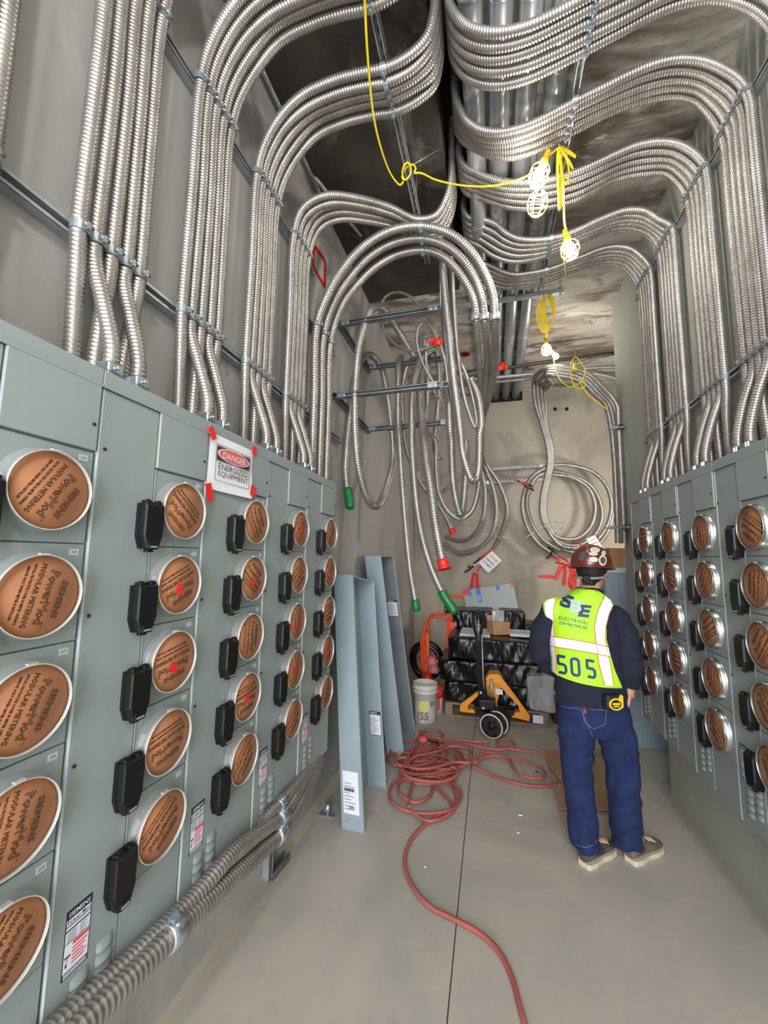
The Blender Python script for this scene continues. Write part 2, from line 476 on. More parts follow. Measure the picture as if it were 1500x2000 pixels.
# formwork seams left in the slab soffit
for y in (4.95, 5.6):
    gg = G(); gg.box((-1.19, y, CZ - 0.006), (2.4, y + 0.02, CZ + 0.001)); gg.build('formwork_seam', ['ceil_light'], ceiling)
# cored holes and the pipe sleeve in the back wall
for px in (1084, 1107):
    c = AY(px, 799, YB)
    gg = G(); gg.lathe([(0.028, 0.006), (0.028, 0.0)], (c[0], YB - 0.006, c[2]), (0, 1, 0), 14); gg.build('cored_hole', ['dark'], wall_back)
gg = G(); c0 = AY(940, 788, YB); c1 = AY(1018, 786, YB)
gg.box((c0[0], YB - 0.012, c0[2] - 0.005), (c1[0] + 0.02, YB + 0.01, CZ - 0.002)); gg.build('pipe_sleeve_opening', ['dark'], wall_back)
# dusty grout fillet where the left wall meets the floor
g = G(); g.prism([(0, 0), (0.055, 0), (0.02, 0.012), (0, 0.03)], (WL, -3.0, 0), (1, 0, 0), (0, 0, 1), (0, 1, 0), 9.3)
struct('trim_1', g, ['wall_tan'])

# ================================================================== METER CABINETS
def disc_geo():
    """fibreboard meter cover with its printed lettering; local frame: x right, z up, facing -y"""
    R = 0.0894
    d = G(); d.lathe([(R, 0.0), (R, 0.002), (0.0, 0.002)], (0, 0.002, 0), (0, -1, 0), 40, 0, (False, False))
    to = xform((0, -0.0003, 0), (1, 0, 0), (0, 0, 1), (0, -1, 0))
    def put(txt, wid, hei, z, mat, outline=0.0, bold=0.0, x0=0.0, sp=None):
        t = text_geo(txt, 0.03, outline * 0.03 / hei * 0.72, bold=bold if not outline else 0.0, space=sp or (1.03 if outline else 1.08), res=1)
        V = np.concatenate(t.v); e = np.ptp(V, axis=0); c = (V.max(0) + V.min(0)) / 2
        t.v = [(V - c) * [wid / e[0], hei / e[1], 0.6]]
        x = to.copy(); x[2, 3] = z; x[1, 3] = -0.0006; x[0, 3] = x0
        d.geo(t, mat, x)
    put('SIEMENS', 0.088, 0.0155, 0.047, 1, 0.0005)
    put('PowerMod', 0.120, 0.023, 0.0185, 1, 0.0006, sp=0.84)
    put('TM', 0.006, 0.004, 0.027, 2, x0=0.066)
    put('MODULAR METERING', 0.140, 0.0125, -0.010, 1, 0.00045)
    put('INSTALL PROTECTIVE COVER IN METER OPENING', 0.130, 0.0062, -0.0275, 2, bold=0.0012)
    put('REMOVE ONLY WHEN METER IS INSTALLED', 0.116, 0.0062, -0.040, 2, bold=0.0012)
    return d.mesh('cover_disc', ['card', 'print', 'bold'])

def ring_geo(side):
    """clear stepped dome with a bright snap ring at its rim"""
    r = G(); D = 0.034
    r.lathe([(0.099 if side == 'L' else 0.0955, 0.0), (0.0965 if side == 'L' else 0.0945, 0.006), (0.0965, 0.012), (0.093, 0.014), (0.0915, D)], (0, 0, 0), (0, -1, 0), 40, 0, (False, False))
    r.lathe([(0.0892, D - 0.006), (0.0918, D - 0.006), (0.0918, D + 0.001), (0.0914, D + 0.002), (0.0896, D + 0.002), (0.0892, D + 0.001), (0.0892, D - 0.006)],
            (0, 0, 0), (0, -1, 0), 40, 1, (False, False))
    # snap lug of the ring
    r.box((-0.010, -D + 0.0, 0.0900), (0.010, -D + 0.010, 0.0945), 1)
    return r.mesh('meter_cover', ['clear', 'rim'] if side == 'L' else ['alu', 'alu'])

def breaker_geo():
    b = G()
    w, h = 0.0325, 0.066
    def ring(k, y, top=h):
        # octagon-like outline narrowing at the lower end
        return [(-w * k, y, top * k), (w * k, y, top * k), (w * k, y, -h * 0.45 * k), (w * k * 0.62, y, -h * k), (-w * k * 0.62, y, -h * k), (-w * k, y, -h * 0.45 * k)]
    b.rings([ring(1.0, 0.002), ring(1.0, -0.014), ring(0.96, -0.014), ring(0.96, -0.019), ring(1.0, -0.019), ring(1.0, -0.034), ring(0.93, -0.040)], 0, False)
    for x in (-0.019, 0.019):
        b.box((x - 0.010, -0.034, h - 0.003), (x + 0.010, -0.012, h + 0.009), 0, 0.003)
        b.box((x - 0.004, -0.032, h + 0.007), (x + 0.004, -0.02, h + 0.012), 0)
    b.box((-0.017, -0.0425, -h - 0.002), (0.017, -0.036, -h + 0.018), 0, 0.002)
    b.box((-0.012, -0.0435, -h + 0.003), (0.012, -0.042, -h + 0.008), 1)
    b.box((-0.012, -0.030, -h - 0.010), (0.012, -0.016, -h), 0, 0.002)
    return b.mesh('breaker_cover', ['black', 'steel'])

def louvre_geo():
    l = G()
    a = np.linspace(0, PI, 7)
    R = []
    for t, k in ((0.0, 0.0), (0.25, 0.8), (0.6, 1.0), (1.0, 0.55)):
        z = -0.012 + 0.022 * t
        R.append([(0.023 * math.cos(q), -0.0115 * math.sin(q) * (1 - t) * 1.0 - 0.0006, z + 0.004 * math.sin(q) * t) for q in a])
    l.rings(R, 0, True, (True, False), close=False)
    return l.mesh('louvre', ['paint'])

def rating_label_geo():
    d = G(); w, h = 0.064, 0.150
    def rect(u0, u1, v0, v1, m, k=1): d.box((u0 - w / 2, -0.0005 * k - 0.0006, v0), (u1 - w / 2, 0.0, v1), m)
    rect(0, w, -h / 2, h / 2, 1, 1)
    rect(0.002, w - 0.002, 0.020 - 0.018, h / 2 - 0.047, 0, 2)           # white data field
    rect(0.002, w - 0.002, -h / 2 + 0.014, 0.0, 0, 2)                     # white warning field
    rect(0.002, w - 0.002, h / 2 - 0.034, h / 2 - 0.021, 0, 2)
    rect(0.002, w - 0.002, h / 2 - 0.043, h / 2 - 0.037, 0, 2)
    rect(0.021, w - 0.003, -0.010, -0.001, 2, 3)
    for i in range(5): rect(0.021, 0.021 + 0.036 * (1 - 0.12 * (i % 3)), -0.019 - 0.008 * i, -0.0155 - 0.008 * i, 2, 3)
    for i in range(6):
        rect(0.005, 0.030 - 0.003 * (i % 2), 0.024 - 0.0042 * i, 0.0255 - 0.0042 * i, 3, 3)
        rect(0.036, 0.058 - 0.005 * (i % 3), 0.024 - 0.0042 * i, 0.0255 - 0.0042 * i, 3, 3)
    # hazard pictogram
    d.lathe([(0.006, 0), (0.006, 0.0016), (0, 0.0016)], (0.010 - w / 2, 0, -0.036), (0, -1, 0), 8, 1, (False, False))
    d.box((0.003 - w / 2, -0.002, -0.030), (0.017 - w / 2, 0, -0.026), 1)
    d.box((0.006 - w / 2, -0.002, -0.050), (0.010 - w / 2, 0, -0.042), 1)
    for i in range(2): rect(0.004, w - 0.004, -h / 2 + 0.003 + 0.005 * i, -h / 2 + 0.0055 + 0.005 * i, 0, 2)
    def put(t, s, x, z, m, b=0.0):
        q = xform((x, -0.0019, z), (1, 0, 0), (0, 0, 1), (0, -1, 0)); d.geo(text_geo(t, s, 0, bold=b, res=1), m, q)
    put('SIEMENS', 0.0145, 0, h / 2 - 0.011, 0, 0.0002)
    put('Power Mod', 0.012, 0, h / 2 - 0.0275, 1, 0.0002)
    return d.mesh('rating_label', ['label', 'ink', 'pink_ink', 'grey_ink'])

def tape_geo():
    t = G(); t.box((-0.012, -0.0008, -0.0165), (0.012, 0, 0.0165), 0); return t.mesh('red_tape', ['red'])
def tag_geo(txt=None):
    t = G(); t.box((-0.011, -0.001, -0.008), (0.011, 0, 0.008), 0)
    if txt: t.geo(text_geo(txt, 0.009, 0, res=1), 1, xform((0, -0.0014, 0), (1, 0, 0), (0, 0, 1), (0, -1, 0)))
    return t.mesh('unit_number_plate', ['paint_edge', 'ink'])

ME = dict(disc=disc_geo(), ringL=ring_geo('L'), ringR=ring_geo('R'), brk=breaker_geo(), louvre=louvre_geo(), label=rating_label_geo(), tape=tape_geo())

def cabinet_meshes(W, HT):
    """plates of one metering section; x 0..W, z 0..HT, face at y = 0"""
    top, U = HT - 0.045, 0.193
    r1 = HT - 0.3465
    out = {}
    b = G(); b.box((0.0035, 0.004, 0), (W - 0.0015, 0.188, HT - 0.004)); out['body'] = b.mesh('body', ['paint'])
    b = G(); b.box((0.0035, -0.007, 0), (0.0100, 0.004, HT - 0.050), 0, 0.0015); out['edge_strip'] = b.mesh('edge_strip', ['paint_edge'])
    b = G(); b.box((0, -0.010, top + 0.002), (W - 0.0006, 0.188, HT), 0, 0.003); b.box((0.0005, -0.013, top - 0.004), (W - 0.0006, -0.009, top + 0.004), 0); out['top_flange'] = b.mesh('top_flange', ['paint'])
    b = G(); b.box((0.0105, -0.006, 0.004), (U - 0.0015, 0.004, top - 0.004), 0, 0.003)
    out['side_cover'] = b.mesh('side_cover', ['paint'])
    b = G(); b.box((U + 0.001, -0.012, r1 + 0.122), (W - 0.004, 0.004, top - 0.003), 0, 0.002); out['top_cover'] = b.mesh('top_cover', ['paint'])
    b = G(); b.box((U + 0.001, -0.005, -0.1172), (W - 0.004, 0.004, 0.1172), 0, 0.002); b.box((U + 0.001, -0.007, -0.1172), (U + 0.004, -0.004, 0.1172), 0); out['meter_panel'] = b.mesh('meter_panel', ['paint'])
    b = G(); b.box((U + 0.001, -0.005, 0.004), (W - 0.004, 0.004, r1 - 4 * 0.2375 - 0.1185), 0, 0.002); out['bottom_cover'] = b.mesh('bottom_cover', ['paint'])
    s = G(); s.lathe([(0.0045, 0), (0.0045, 0.003), (0.0, 0.0035)], (0, 0, 0), (0, -1, 0), 10, 0, (False, False)); out['screw'] = s.mesh('cover_screw', ['black_dull'])
    return out, r1

def make_cabinet(meshes, r1, W, ringme, loc, rz, label, group, turns, tapes, tags=None):
    c = empty('meter_cabinet', loc, rz, label, 'electrical cabinet', group)
    for k in ('body', 'edge_strip', 'top_flange', 'side_cover', 'top_cover', 'bottom_cover'): inst(k, meshes[k], c)
    mu = W * 0.7184
    for i in range(5):
        z = r1 - 0.2375 * i
        inst('meter_panel', meshes['meter_panel'], c, (0, 0, z))
        ring = inst('meter_cover', ringme, c, (mu, -0.004 if rz > 0 else 0.003, z))
        inst('cover_disc', ME['disc'], ring, (0, -0.0255, 0), (0, -turns[i], 0))
        if tapes[i]:
            inst('red_tape', ME['tape'], ring, (0.008 * math.sin(i * 3.1), -0.0300, -0.012 + 0.01 * math.cos(i * 2.0)), (0, tapes[i], 0))
        inst('breaker_cover', ME['brk'], c, (0.170 * W / 0.412, -0.004, z - 0.060))
        if tags: inst('unit_number_plate', tags[i % len(tags)], c, (W - 0.030, -0.005, z + 0.098))
    inst('rating_label', ME['label'], c, (0.073 * W / 0.412, -0.006, 0.258))
    for col, z0 in ((0.088, 0.155), (0.152, 0.180)):
        for i in range(4): inst('louvre', ME['louvre'], c, (col * W / 0.412, -0.006, z0 - 0.030 * i))
    for x, z in ((0.022, r1 + 0.135), (0.022, r1 - 0.30), (0.022, r1 - 0.66), (W - 0.018, r1 + 0.19)):
        inst('cover_screw', meshes['screw'], c, (x, -0.006 if x < 0.1 else -0.012, z))
    return c

LX, LY0, LP, LZ0, LH = -0.999, 0.785, 0.4130, 0.53, 1.678
meshL, r1L = cabinet_meshes(LP, LH)
D2R = PI / 180
turnsL = [[-122, -104, -112, -100, -128], [142, 205, 190, 188, 214], [-58, -38, -92, 186, 222], [60, 215, 80, 70, 205], [55, 48, 190, 214, 200]]
tapesL = [[0, 0, 0, 0, 0], [0, .25, -1.0, 0, 0], [0, .9, 0, .1, 0], [.2, 0, .3, .5, 0], [0, .4, 0, .3, 0]]
numbers = [tag_geo('306'), tag_geo('205'), tag_geo('207')]
plain_tag = [tag_geo(None)]
where = ['left wall, cut off by the left photo edge', 'left wall, second from the camera',
         'left wall, behind the danger sign', 'left wall, next beyond the danger sign',
         'left wall, farthest, beside leaning steel troughs']
for s in range(5):
    make_cabinet(meshL, r1L, LP, ME['ringL'], (LX, LY0 + LP * (s - 1), LZ0), PI / 2,
                 'grey meter cabinet with brown discs, ' + where[s], 'grey meter cabinets', [a * D2R for a in turnsL[s]], tapesL[s], numbers if s == 0 else plain_tag)
RX, RP, RH = 1.069, 0.4035, 1.625
meshR, r1R = cabinet_meshes(RP, RH)
RZ0 = 1.867 - r1R
RYA = 3.190 + 0.7184 * RP                # far edge of the farthest section
turnsR = [[0.1, 1.6, 1.5, 2.0, 1.8], [1.2, 2.9, 0.7, 3.1, 2.3], [1.55, 1.0, 0.5, 1.3, 2.6], [2.6, 1.4, 0.9, 2.2, 2.0], [1, 2, 3, 1, 2]]
whereR = ['farthest on right wall, beside the worker', 'second from right wall\'s far end', 'third from right wall\'s far end',
          'fourth from right wall\'s far end', 'cut off by the right photo edge']
for s in range(5):
    make_cabinet(meshR, r1R, RP, ME['ringR'], (RX, RYA - RP * s, RZ0), -PI / 2,
                 'grey meter cabinet with aluminium-ringed discs, ' + whereR[s], 'grey meter cabinets', turnsR[s], [0] * 5)
LTOP, RTOP = LZ0 + LH, RZ0 + RH

# ------------------------------------------------------------------ danger sign taped to the third left cabinet
def paper_sign():
    c = [AX(414, 847, LX + 0.02), AX(497, 878, LX + 0.02), AX(406, 950, LX + 0.02), AX(489, 977, LX + 0.02)]
    y0 = (c[0][1] + c[2][1]) / 2; y1 = (c[1][1] + c[3][1]) / 2; z1 = (c[0][2] + c[1][2]) / 2; z0 = (c[2][2] + c[3][2]) / 2
    w, h = y1 - y0, z1 - z0
    d = G()
    n = 8
    R = [[(LX + 0.0145 + 0.006 * math.sin(PI * v) * math.sin(PI * u) + (0.010 * v * u * u if v > 0.5 else 0), y0 + w * u + 0.006 * (0.5 - v), z1 - h * v) for u in np.linspace(0, 1, n)] for v in np.linspace(0, 1, n)]
    d.rings(R, 0, True, (False, False), False)
    R2 = [[(p[0] - 0.001, p[1], p[2]) for p in r] for r in R]
    d.rings(R2, 0, True, (False, False), False)
    d.xf = xform((LX + 0.024, y0 + w / 2, z0 + h / 2), (0, 1, 0), (0, 0, 1), (1, 0, 0))
    W2, H2 = w * 0.80, h * 0.66
    def bar(u0, u1, v0, v1, m, k=0): d.box((u0, v0, -0.0004 + k * 0.0006), (u1, v1, 0.0004 + k * 0.0006), m)
    t = 0.0016
    for a in ((-W2 / 2, W2 / 2, H2 / 2 - t, H2 / 2), (-W2 / 2, W2 / 2, -H2 / 2, -H2 / 2 + t), (-W2 / 2, -W2 / 2 + t, -H2 / 2, H2 / 2), (W2 / 2 - t, W2 / 2, -H2 / 2, H2 / 2)): bar(*a, 1)
    bar(-W2 / 2 + 0.005, W2 / 2 - 0.005, H2 * 0.06, H2 / 2 - 0.006, 2)
    zc = H2 * 0.27; rx = W2 * 0.46; rz_ = H2 * 0.195
    def ell(k, m, lay):
        d.prism([(rx * k * math.cos(a), zc + rz_ * (k if k == 1 else k * 0.97) * math.sin(a)) for a in np.linspace(0, 2 * PI, 36)[:-1]], (0, 0, lay * 0.0006), (1, 0, 0), (0, 1, 0), (0, 0, 1), 0.0004, m)
    ell(1.0, 0, 1); ell(0.94, 3, 2)
    xf0 = d.xf
    for txt, v, size, m in (('DANGER', zc - 0.003, 0.034, 0), ('ENERGIZED', -H2 * 0.09, 0.0325, 1), ('EQUIPMENT', -H2 * 0.30, 0.0325, 1)):
        tg = text_geo(txt, size, 0, res=2)
        V = np.concatenate(tg.v); k = (W2 * (0.66 if m == 0 else 0.88)) / (V[:, 0].max() - V[:, 0].min())
        e = V[:, 1].max() - V[:, 1].min(); tg.v = [(V - [0, (V[:, 1].max() + V[:, 1].min()) / 2, 0]) * [k, (H2 * 0.175) / e, 1]]
        d.geo(tg, m, xf0 @ xform((0, v, 0.0024), (1, 0, 0), (0, 1, 0), (0, 0, 1)))
    o = d.build('danger_sign', ['paper', 'ink', 'danger_dark', 'danger_red'])
    tag(o, 'white paper danger sign reading energized equipment, taped to a grey cabinet', 'sign')
    for (px, py, a, sx, sz) in ((415, 846, -0.6, 0.014, 0.024), (497, 880, 0.2, 0.015, 0.018), (409, 961, -0.35, 0.016, 0.032), (494, 959, 0.15, 0.018, 0.021)):
        p = AX(px, py, LX + 0.026); q = G()
        q.xf = xform(p, (0, math.cos(a), -math.sin(a)), (0, math.sin(a), math.cos(a)), (1, 0, 0)); q.box((-sx, -sz, 0), (sx, sz, 0.0012), 0)
        q.build('red_tape', ['red'], o)
paper_sign()

# ================================================================== STRUT CHANNELS
def channel_geo(L, slots=True, s=0.041, t=0.003, open_up=False, pitch=0.055):
    """slotted U channel along x, web down (z = 0), open side up"""
    g = G(); h = s
    g.box((0, -s / 2, 0), (L, -s / 2 + t, h)); g.box((0, s / 2 - t, 0), (L, s / 2, h))
    g.box((0, -s / 2, h - t), (L, -s / 2 + 0.010, h)); g.box((0, s / 2 - 0.010, h - t), (L, s / 2, h))
    if slots:
        g.box((0, -s / 2 + t, 0), (L, -0.007, t)); g.box((0, 0.007, 0), (L, s / 2 - t, t))
        n = max(1, int(L / pitch)); p = L / n
        for i in range(n + 1): g.box((max(0, i * p - 0.011), -0.007, 0), (min(L, i * p + 0.011), 0.007, t))
    else: g.box((0, -s / 2 + t, 0), (L, s / 2 - t, t))
    return g

def strut(p, q, up, label, mat='strut', slots=True, group=None, s=0.041):
    """channel from p to q; up = direction its open side faces"""
    p, q = np.array(p, float), np.array(q, float)
    ex = q - p; L = np.linalg.norm(ex); ex /= L
    ez = np.array(up, float); ez -= ex * (ez @ ex); ez /= np.linalg.norm(ez)
    g = channel_geo(L, slots, s)
    o = g.build('strut_channel', [mat])
    m = xform(p, ex, np.cross(ez, ex), ez)
    o.matrix_world = Matrix(m.tolist())
    tag(o, label, 'strut channel', group)
    return o, np.linalg.inv(m)

def clamp_geo(r):
    """two-piece strap over a conduit lying on a channel: local z away from the channel, conduit along y"""
    g = G(); a = np.linspace(-0.3, PI + 0.3, 12)
    R = []
    for y in (-0.014, 0.014):
        pass
    o_ = [(( r + 0.003) * math.cos(q), (r + 0.003) * math.sin(q)) for q in a]
    i_ = [(r * math.cos(q), r * math.sin(q)) for q in a]
    ring = o_ + i_[::-1]
    g.rings([[(x, -0.014, z) for x, z in ring], [(x, 0.014, z) for x, z in ring]], 0, False)
    g.box((-0.0035, -0.010, r + 0.001), (0.0035, 0.010, r + 0.016), 0)
    g.lathe([(0.006, -0.014), (0.006, 0.014)], (0, 0, r + 0.011), (1, 0, 0), 6, 0)
    return g
CL = {}
def clamp_mesh(r):
    k = round(r, 4)
    if k not in CL: CL[k] = clamp_geo(r).mesh('strap_clamp', ['clamp'])
    return CL[k]
def put_clamp(st, pos, along, r):
    """strap clamp at world point pos on strut st=(object, inverse matrix); conduit runs along `along`"""
    o, inv = st
    p = inv[:3, :3] @ np.array(pos) + inv[:3, 3]
    c = inst('strap_clamp', clamp_mesh(r), o, p)
    a = inv[:3, :3] @ np.array(along, float)
    if abs(a[0]) > abs(a[1]): c.rotation_euler = (0, 0, PI / 2)

LWX = -1.137          # conduit axis on the left wall
RWX = 1.222
ZL, ZU = 2.655, 3.680
RZL, RZU = 2.70, 3.955
st_ll = strut((WL + 0.001, -0.6, ZL), (WL + 0.001, 2.95, ZL), (1, 0, 0), 'lower zinc strut channel running along the left wall', 'strut', False)
st_lu = strut((WL + 0.001, -0.6, ZU), (WL + 0.001, 2.35, ZU), (1, 0, 0), 'upper zinc strut channel running along the left wall', 'strut', False)
st_rl = strut((WR, -0.6, RZL), (WR, 3.62, RZL), (-1, 0, 0), 'lower zinc strut channel running along the right wall', 'strut', False)
st_ru = strut((WR, -0.6, RZU), (WR, 3.62, RZU), (-1, 0, 0), 'upper zinc strut channel running along the right wall', 'strut', False)
ZCL = 4.09
st_cl = strut((-0.465, -0.3, ZCL + 0.062), (-0.465, 2.98, ZCL + 0.062), (0, 0, -1), 'slotted strut channel hung below the left ceiling slab', 'strut')
st_cr = strut((0.455, -0.3, 4.195), (0.475, 3.62, 4.195), (0, 0, -1), 'slotted strut channel hung below the right ceiling slab', 'strut')
for st, x in ((st_cl, -0.465), (st_cr, 0.465)):
    for y in (0.4, 1.45, 2.45 if x < 0 else 2.58):
        g = G(); z = ZCL + 0.06 if x < 0 else 4.19
        g.lathe([(0.005, 0), (0.005, CZ - z)], (x, y + 0.02, z), (0, 0, 1), 6, 0)
        rod = g.build('hanger_rod', ['steel'], st[0]); rod.matrix_parent_inverse = st[0].matrix_world.inverted()

# ================================================================== CONDUIT BUNDLES
conn = G()
conn.lathe([(0.0245, 0), (0.0245, 0.008), (0.021, 0.010), (0.021, 0.014)], (0, 0, 0), (0, 0, 1), 12, 0)
conn.box((-0.026, -0.024, 0.012), (0.026, 0.024, 0.046), 0, 0.006)
conn.box((-0.030, -0.012, 0.020), (-0.024, 0.012, 0.040), 0); conn.lathe([(0.006, 0), (0.006, 0.010)], (0.026, 0.0, 0.030), (1, 0, 0), 8, 0)
conn_me = conn.mesh('conduit_connector', ['zinc'])
R_C = 0.0232

def conduit(path, r, label, group=None, name='flexible_conduit', mats=('flex',), n=8, pitch=0.0135, depth=0.0054):
    g = G(); g.ribbed(path, r, pitch, depth, n)
    return tag(g.build(name, list(mats)), label, 'conduit', group)

def lerp_paths(A, B, t, n=90):
    return (1 - t) * resample(A, n) + t * resample(B, n)

fifth = ['nearest', 'second', 'middle', 'fourth', 'farthest']
# profile in (x, z) of the left bundles: up the wall, over, along the ceiling strut, up into the slot
left_prof = [(-1.137, 2.655), (-1.137, 3.2), (-1.137, 3.66), (-1.105, 3.82), (-1.02, 3.965), (-0.90, 4.045), (-0.74, 4.075), (-0.60, 4.072),
             (-0.45, 4.055), (-0.33, 4.085), (-0.255, 4.16), (-0.222, 4.29), (-0.216, 4.50), (-0.216, 4.74)]
ends = [(-1.137, -0.085), (-1.035, -0.050), (-1.120, -0.030), (-1.035, 0.040), (-1.120, 0.060)]
def left_bundle(k, cy, side_name):
    for j in range(5):
        y = cy + (j - 2) * 0.050
        ex, ey = ends[j]
        low = [(ex, cy + ey, LTOP + 0.030), (ex, cy + ey, LTOP + 0.09), ((ex + LWX) / 2 - 0.0, (cy + ey + y) / 2, (LTOP + ZL) / 2 + 0.02), (LWX, y, ZL - 0.06)]
        dz = 0.012 * math.sin(j * 2.1 + k) + 0.008 * j
        if k == 3:      # the far bundle drifts forward to meet the end of the ceiling strut
            top = [(LWX, y, 2.655), (LWX, y, 3.2), (LWX, y, 3.62), (-1.10, y, 3.80), (-1.04, y, 3.86 + dz), (-0.93, y + 0.03, 3.915 + dz), (-0.78, y + 0.15, 3.975 + dz),
                   (-0.62, y + 0.33, 4.045 + dz), (-0.46, y + 0.50, 4.075), (-0.33, y + 0.52, 4.10), (-0.255, y + 0.48, 4.18), (-0.222, y + 0.46, 4.30), (-0.216, y + 0.46, 4.5), (-0.216, y + 0.46, 4.74)]
        else:
            top = [(x, y + 0.003 * math.sin(4 * z + j), z + (dz if -1.0 < x < -0.3 else 0)) for x, z in left_prof]
        P = spline(low + top, 0.02)
        o = conduit(P, R_C, '%s of five steel conduits in the %s' % (fifth[j], side_name), 'conduits of the left wall bundles')
        c = inst('conduit_connector', conn_me, o, (ex, cy + ey, LTOP))
        put_clamp(st_ll, (LWX, y, ZL), (0, 0, 1), R_C); 
        if k < 3: put_clamp(st_cl, (-0.465, y, 4.055 + (dz if k < 3 else 0)), (1, 0, 0), R_C)
        put_clamp(st_lu, (LWX, y, ZU), (0, 0, 1), R_C)
for k, (cy, nm) in enumerate(((0.465, 'left bundle cut off by the left photo edge'), (0.885, 'left bundle left of the danger sign'), (1.285, 'left bundle directly above the danger sign'),
                              (1.700, 'left bundle just right of the danger sign'), (2.095, 'left bundle beside the red triangle'))):
    left_bundle(k - 1 if k < 4 else 3, cy, nm)

# right wall: curves measured bundle by bundle, nearest and farthest strand each
def c2(l, ox=850, oy=0, s=2.3077): return [(ox + a / s, oy + b / s) for a, b in l]
R2n = c2([(80, 470), (150, 560), (250, 600), (380, 580), (500, 530), (620, 465), (800, 380), (950, 310), (1100, 275), (1230, 290), (1330, 340), (1400, 420), (1440, 560)])
R2f = c2([(80, 560), (150, 640), (280, 700), (400, 690), (600, 600), (800, 500), (950, 450), (1080, 430), (1180, 450), (1270, 500), (1320, 600)])
R3n = c2([(90, 650), (160, 750), (280, 815), (450, 820), (600, 790), (750, 730), (900, 665), (1020, 645), (1120, 665), (1200, 730), (1245, 800)])
R3f = c2([(120, 800), (220, 890), (350, 930), (500, 930), (650, 890), (800, 810), (950, 780), (1050, 780), (1110, 810), (1150, 860)])
R4n = c2([(160, 850), (250, 1000), (350, 1070), (480, 1080), (600, 1055), (750, 990), (870, 950), (960, 960), (1040, 1020), (1085, 1090)])
R4f = [(917, 435), (938, 480), (965, 499), (1002, 509), (1037, 505), (1069, 497), (1110, 480), (1150, 464), (1185, 450), (1220, 445), (1248, 448), (1274, 462), (1290, 480)]
R5n = [(905, 440), (930, 490), (965, 523), (999, 536), (1037, 533), (1077, 525), (1115, 510), (1150, 497), (1173, 488), (1201, 483), (1227, 486), (1250, 501), (1267, 522)]
R5f = [(905, 480), (935, 530), (970, 557), (1010, 560), (1058, 552), (1105, 535), (1150, 519), (1173, 513), (1201, 512), (1222, 518), (1241, 534), (1251, 552)]
R1 = [(-0.085, 4.20), (0.04, 4.11), (0.19, 4.09), (0.33, 4.115), (0.46, 4.15), (0.66, 4.205), (0.81, 4.245), (0.96, 4.24), (1.08, 4.18), (1.165, 4.085)]
def xz(px, y): return [tuple(AY(a, b, y)[[0, 2]]) for a, b in px]
def right_bundle(cy, near, far, nm, flat=None):
    yn, yf = cy - 0.10, cy + 0.10
    A = flat or xz(near, yn); B = flat or xz(far, yf)
    def clean(L):
        L = [(x, min(z, 4.33)) for x, z in L if x > -0.13 and x < 1.185]
        pre = [(-0.158, 4.74), (-0.158, 4.5), (-0.155, 4.36)]
        if L[0][0] < -0.10 or L[0][1] > 4.28: L = L[1:]
        return spline([(x, 0, z) for x, z in pre + L + [(RWX - 0.008, 3.965), (RWX, 3.84), (RWX, 3.5), (RWX, 3.1), (RWX, RZL)]], 0.02)
    PA, PB = clean(A), clean(B)
    for j in range(5):
        y = cy + (j - 2) * 0.052
        P = lerp_paths(PA, PB, j / 4, 150)
        P[:, 1] = y + 0.004 * np.sin(5 * P[:, 0] + j * 1.7)
        ex, ey = ends[j]; ex = RWX + (-1.137 - ex) * 0.9
        low = np.array([(RWX, y, RZL - 0.07), ((ex + RWX) / 2, (cy + ey + y) / 2 + 0.01, (RTOP + RZL) / 2 + 0.02), (ex, cy + ey, RTOP + 0.09), (ex, cy + ey, RTOP + 0.03)])
        full = spline(np.concatenate([P[::5], P[-1:], low]), 0.02)
        o = conduit(full, R_C, '%s of five steel conduits in the %s' % (fifth[j], nm), 'conduits of the right wall bundles')
        inst('conduit_connector', conn_me, o, (ex, cy + ey, RTOP))
        put_clamp(st_rl, (RWX, y, RZL), (0, 0, 1), R_C); put_clamp(st_ru, (RWX - 0.006, y, RZU), (0, 0, 1), R_C)
        i = int(np.argmin(np.abs(P[:, 0] - 0.465) + 10 * (P[:, 2] < 3.9)))
        put_clamp(st_cr, (P[i, 0], y, P[i, 2]), (1, 0, 0), R_C)
right_bundle(1.725, None, None, 'right bundle crossing the top photo edge', R1)
right_bundle(2.140, R2n, R2f, 'right bundle above the top yellow coil')
right_bundle(2.525, R3n, R3f, 'right bundle behind the top work lamp')
right_bundle(2.960, R4n, R4f, 'right bundle behind the second work lamp')
right_bundle(3.350, R5n, R5f, 'farthest right bundle, above the worker')

# ================================================================== OVERHEAD PIPES
pz = 4.322
pipes = []
for i, (px0, px1) in enumerate(((926, 950), (976, 968), (1026, 986.5), (1080, 1005))):
    a = AZ(px0, 195, pz); b = AZ(px1, 785, pz)
    t = (YB - 0.02 - a[1]) / (b[1] - a[1]); b = a + (b - a) * t
    s0 = a + (a - b) * 0.75
    g = G(); g.tube([s0 + (b - s0) * k for k in np.linspace(0, 1, 8)], 0.060, 20)
    o = tag(g.build('steel_pipe', ['pipe']), '%s of four galvanised pipes running along under the ceiling' % ['leftmost', 'second from left', 'third from left', 'rightmost'][i], 'pipe', 'overhead galvanised pipes')
    d = (b - s0) / np.linalg.norm(b - s0)
    for Y, k in ((2.95, 1.0), (3.62, 0.6), (4.55, 0.5), (1.55, 0.8)):
        c = s0 + d * ((Y + 0.03 * i - s0[1]) / d[1])
        gg = G(); h = 0.05 * k
        gg.lathe([(0.060, -h - 0.01), (0.0655, -h), (0.0655, -h * 0.2), (0.063, 0), (0.0655, h * 0.2), (0.0655, h), (0.060, h + 0.01)], c, d, 20, 0, (False, False))
        gg.build('pipe_coupling', ['pipe'], o)
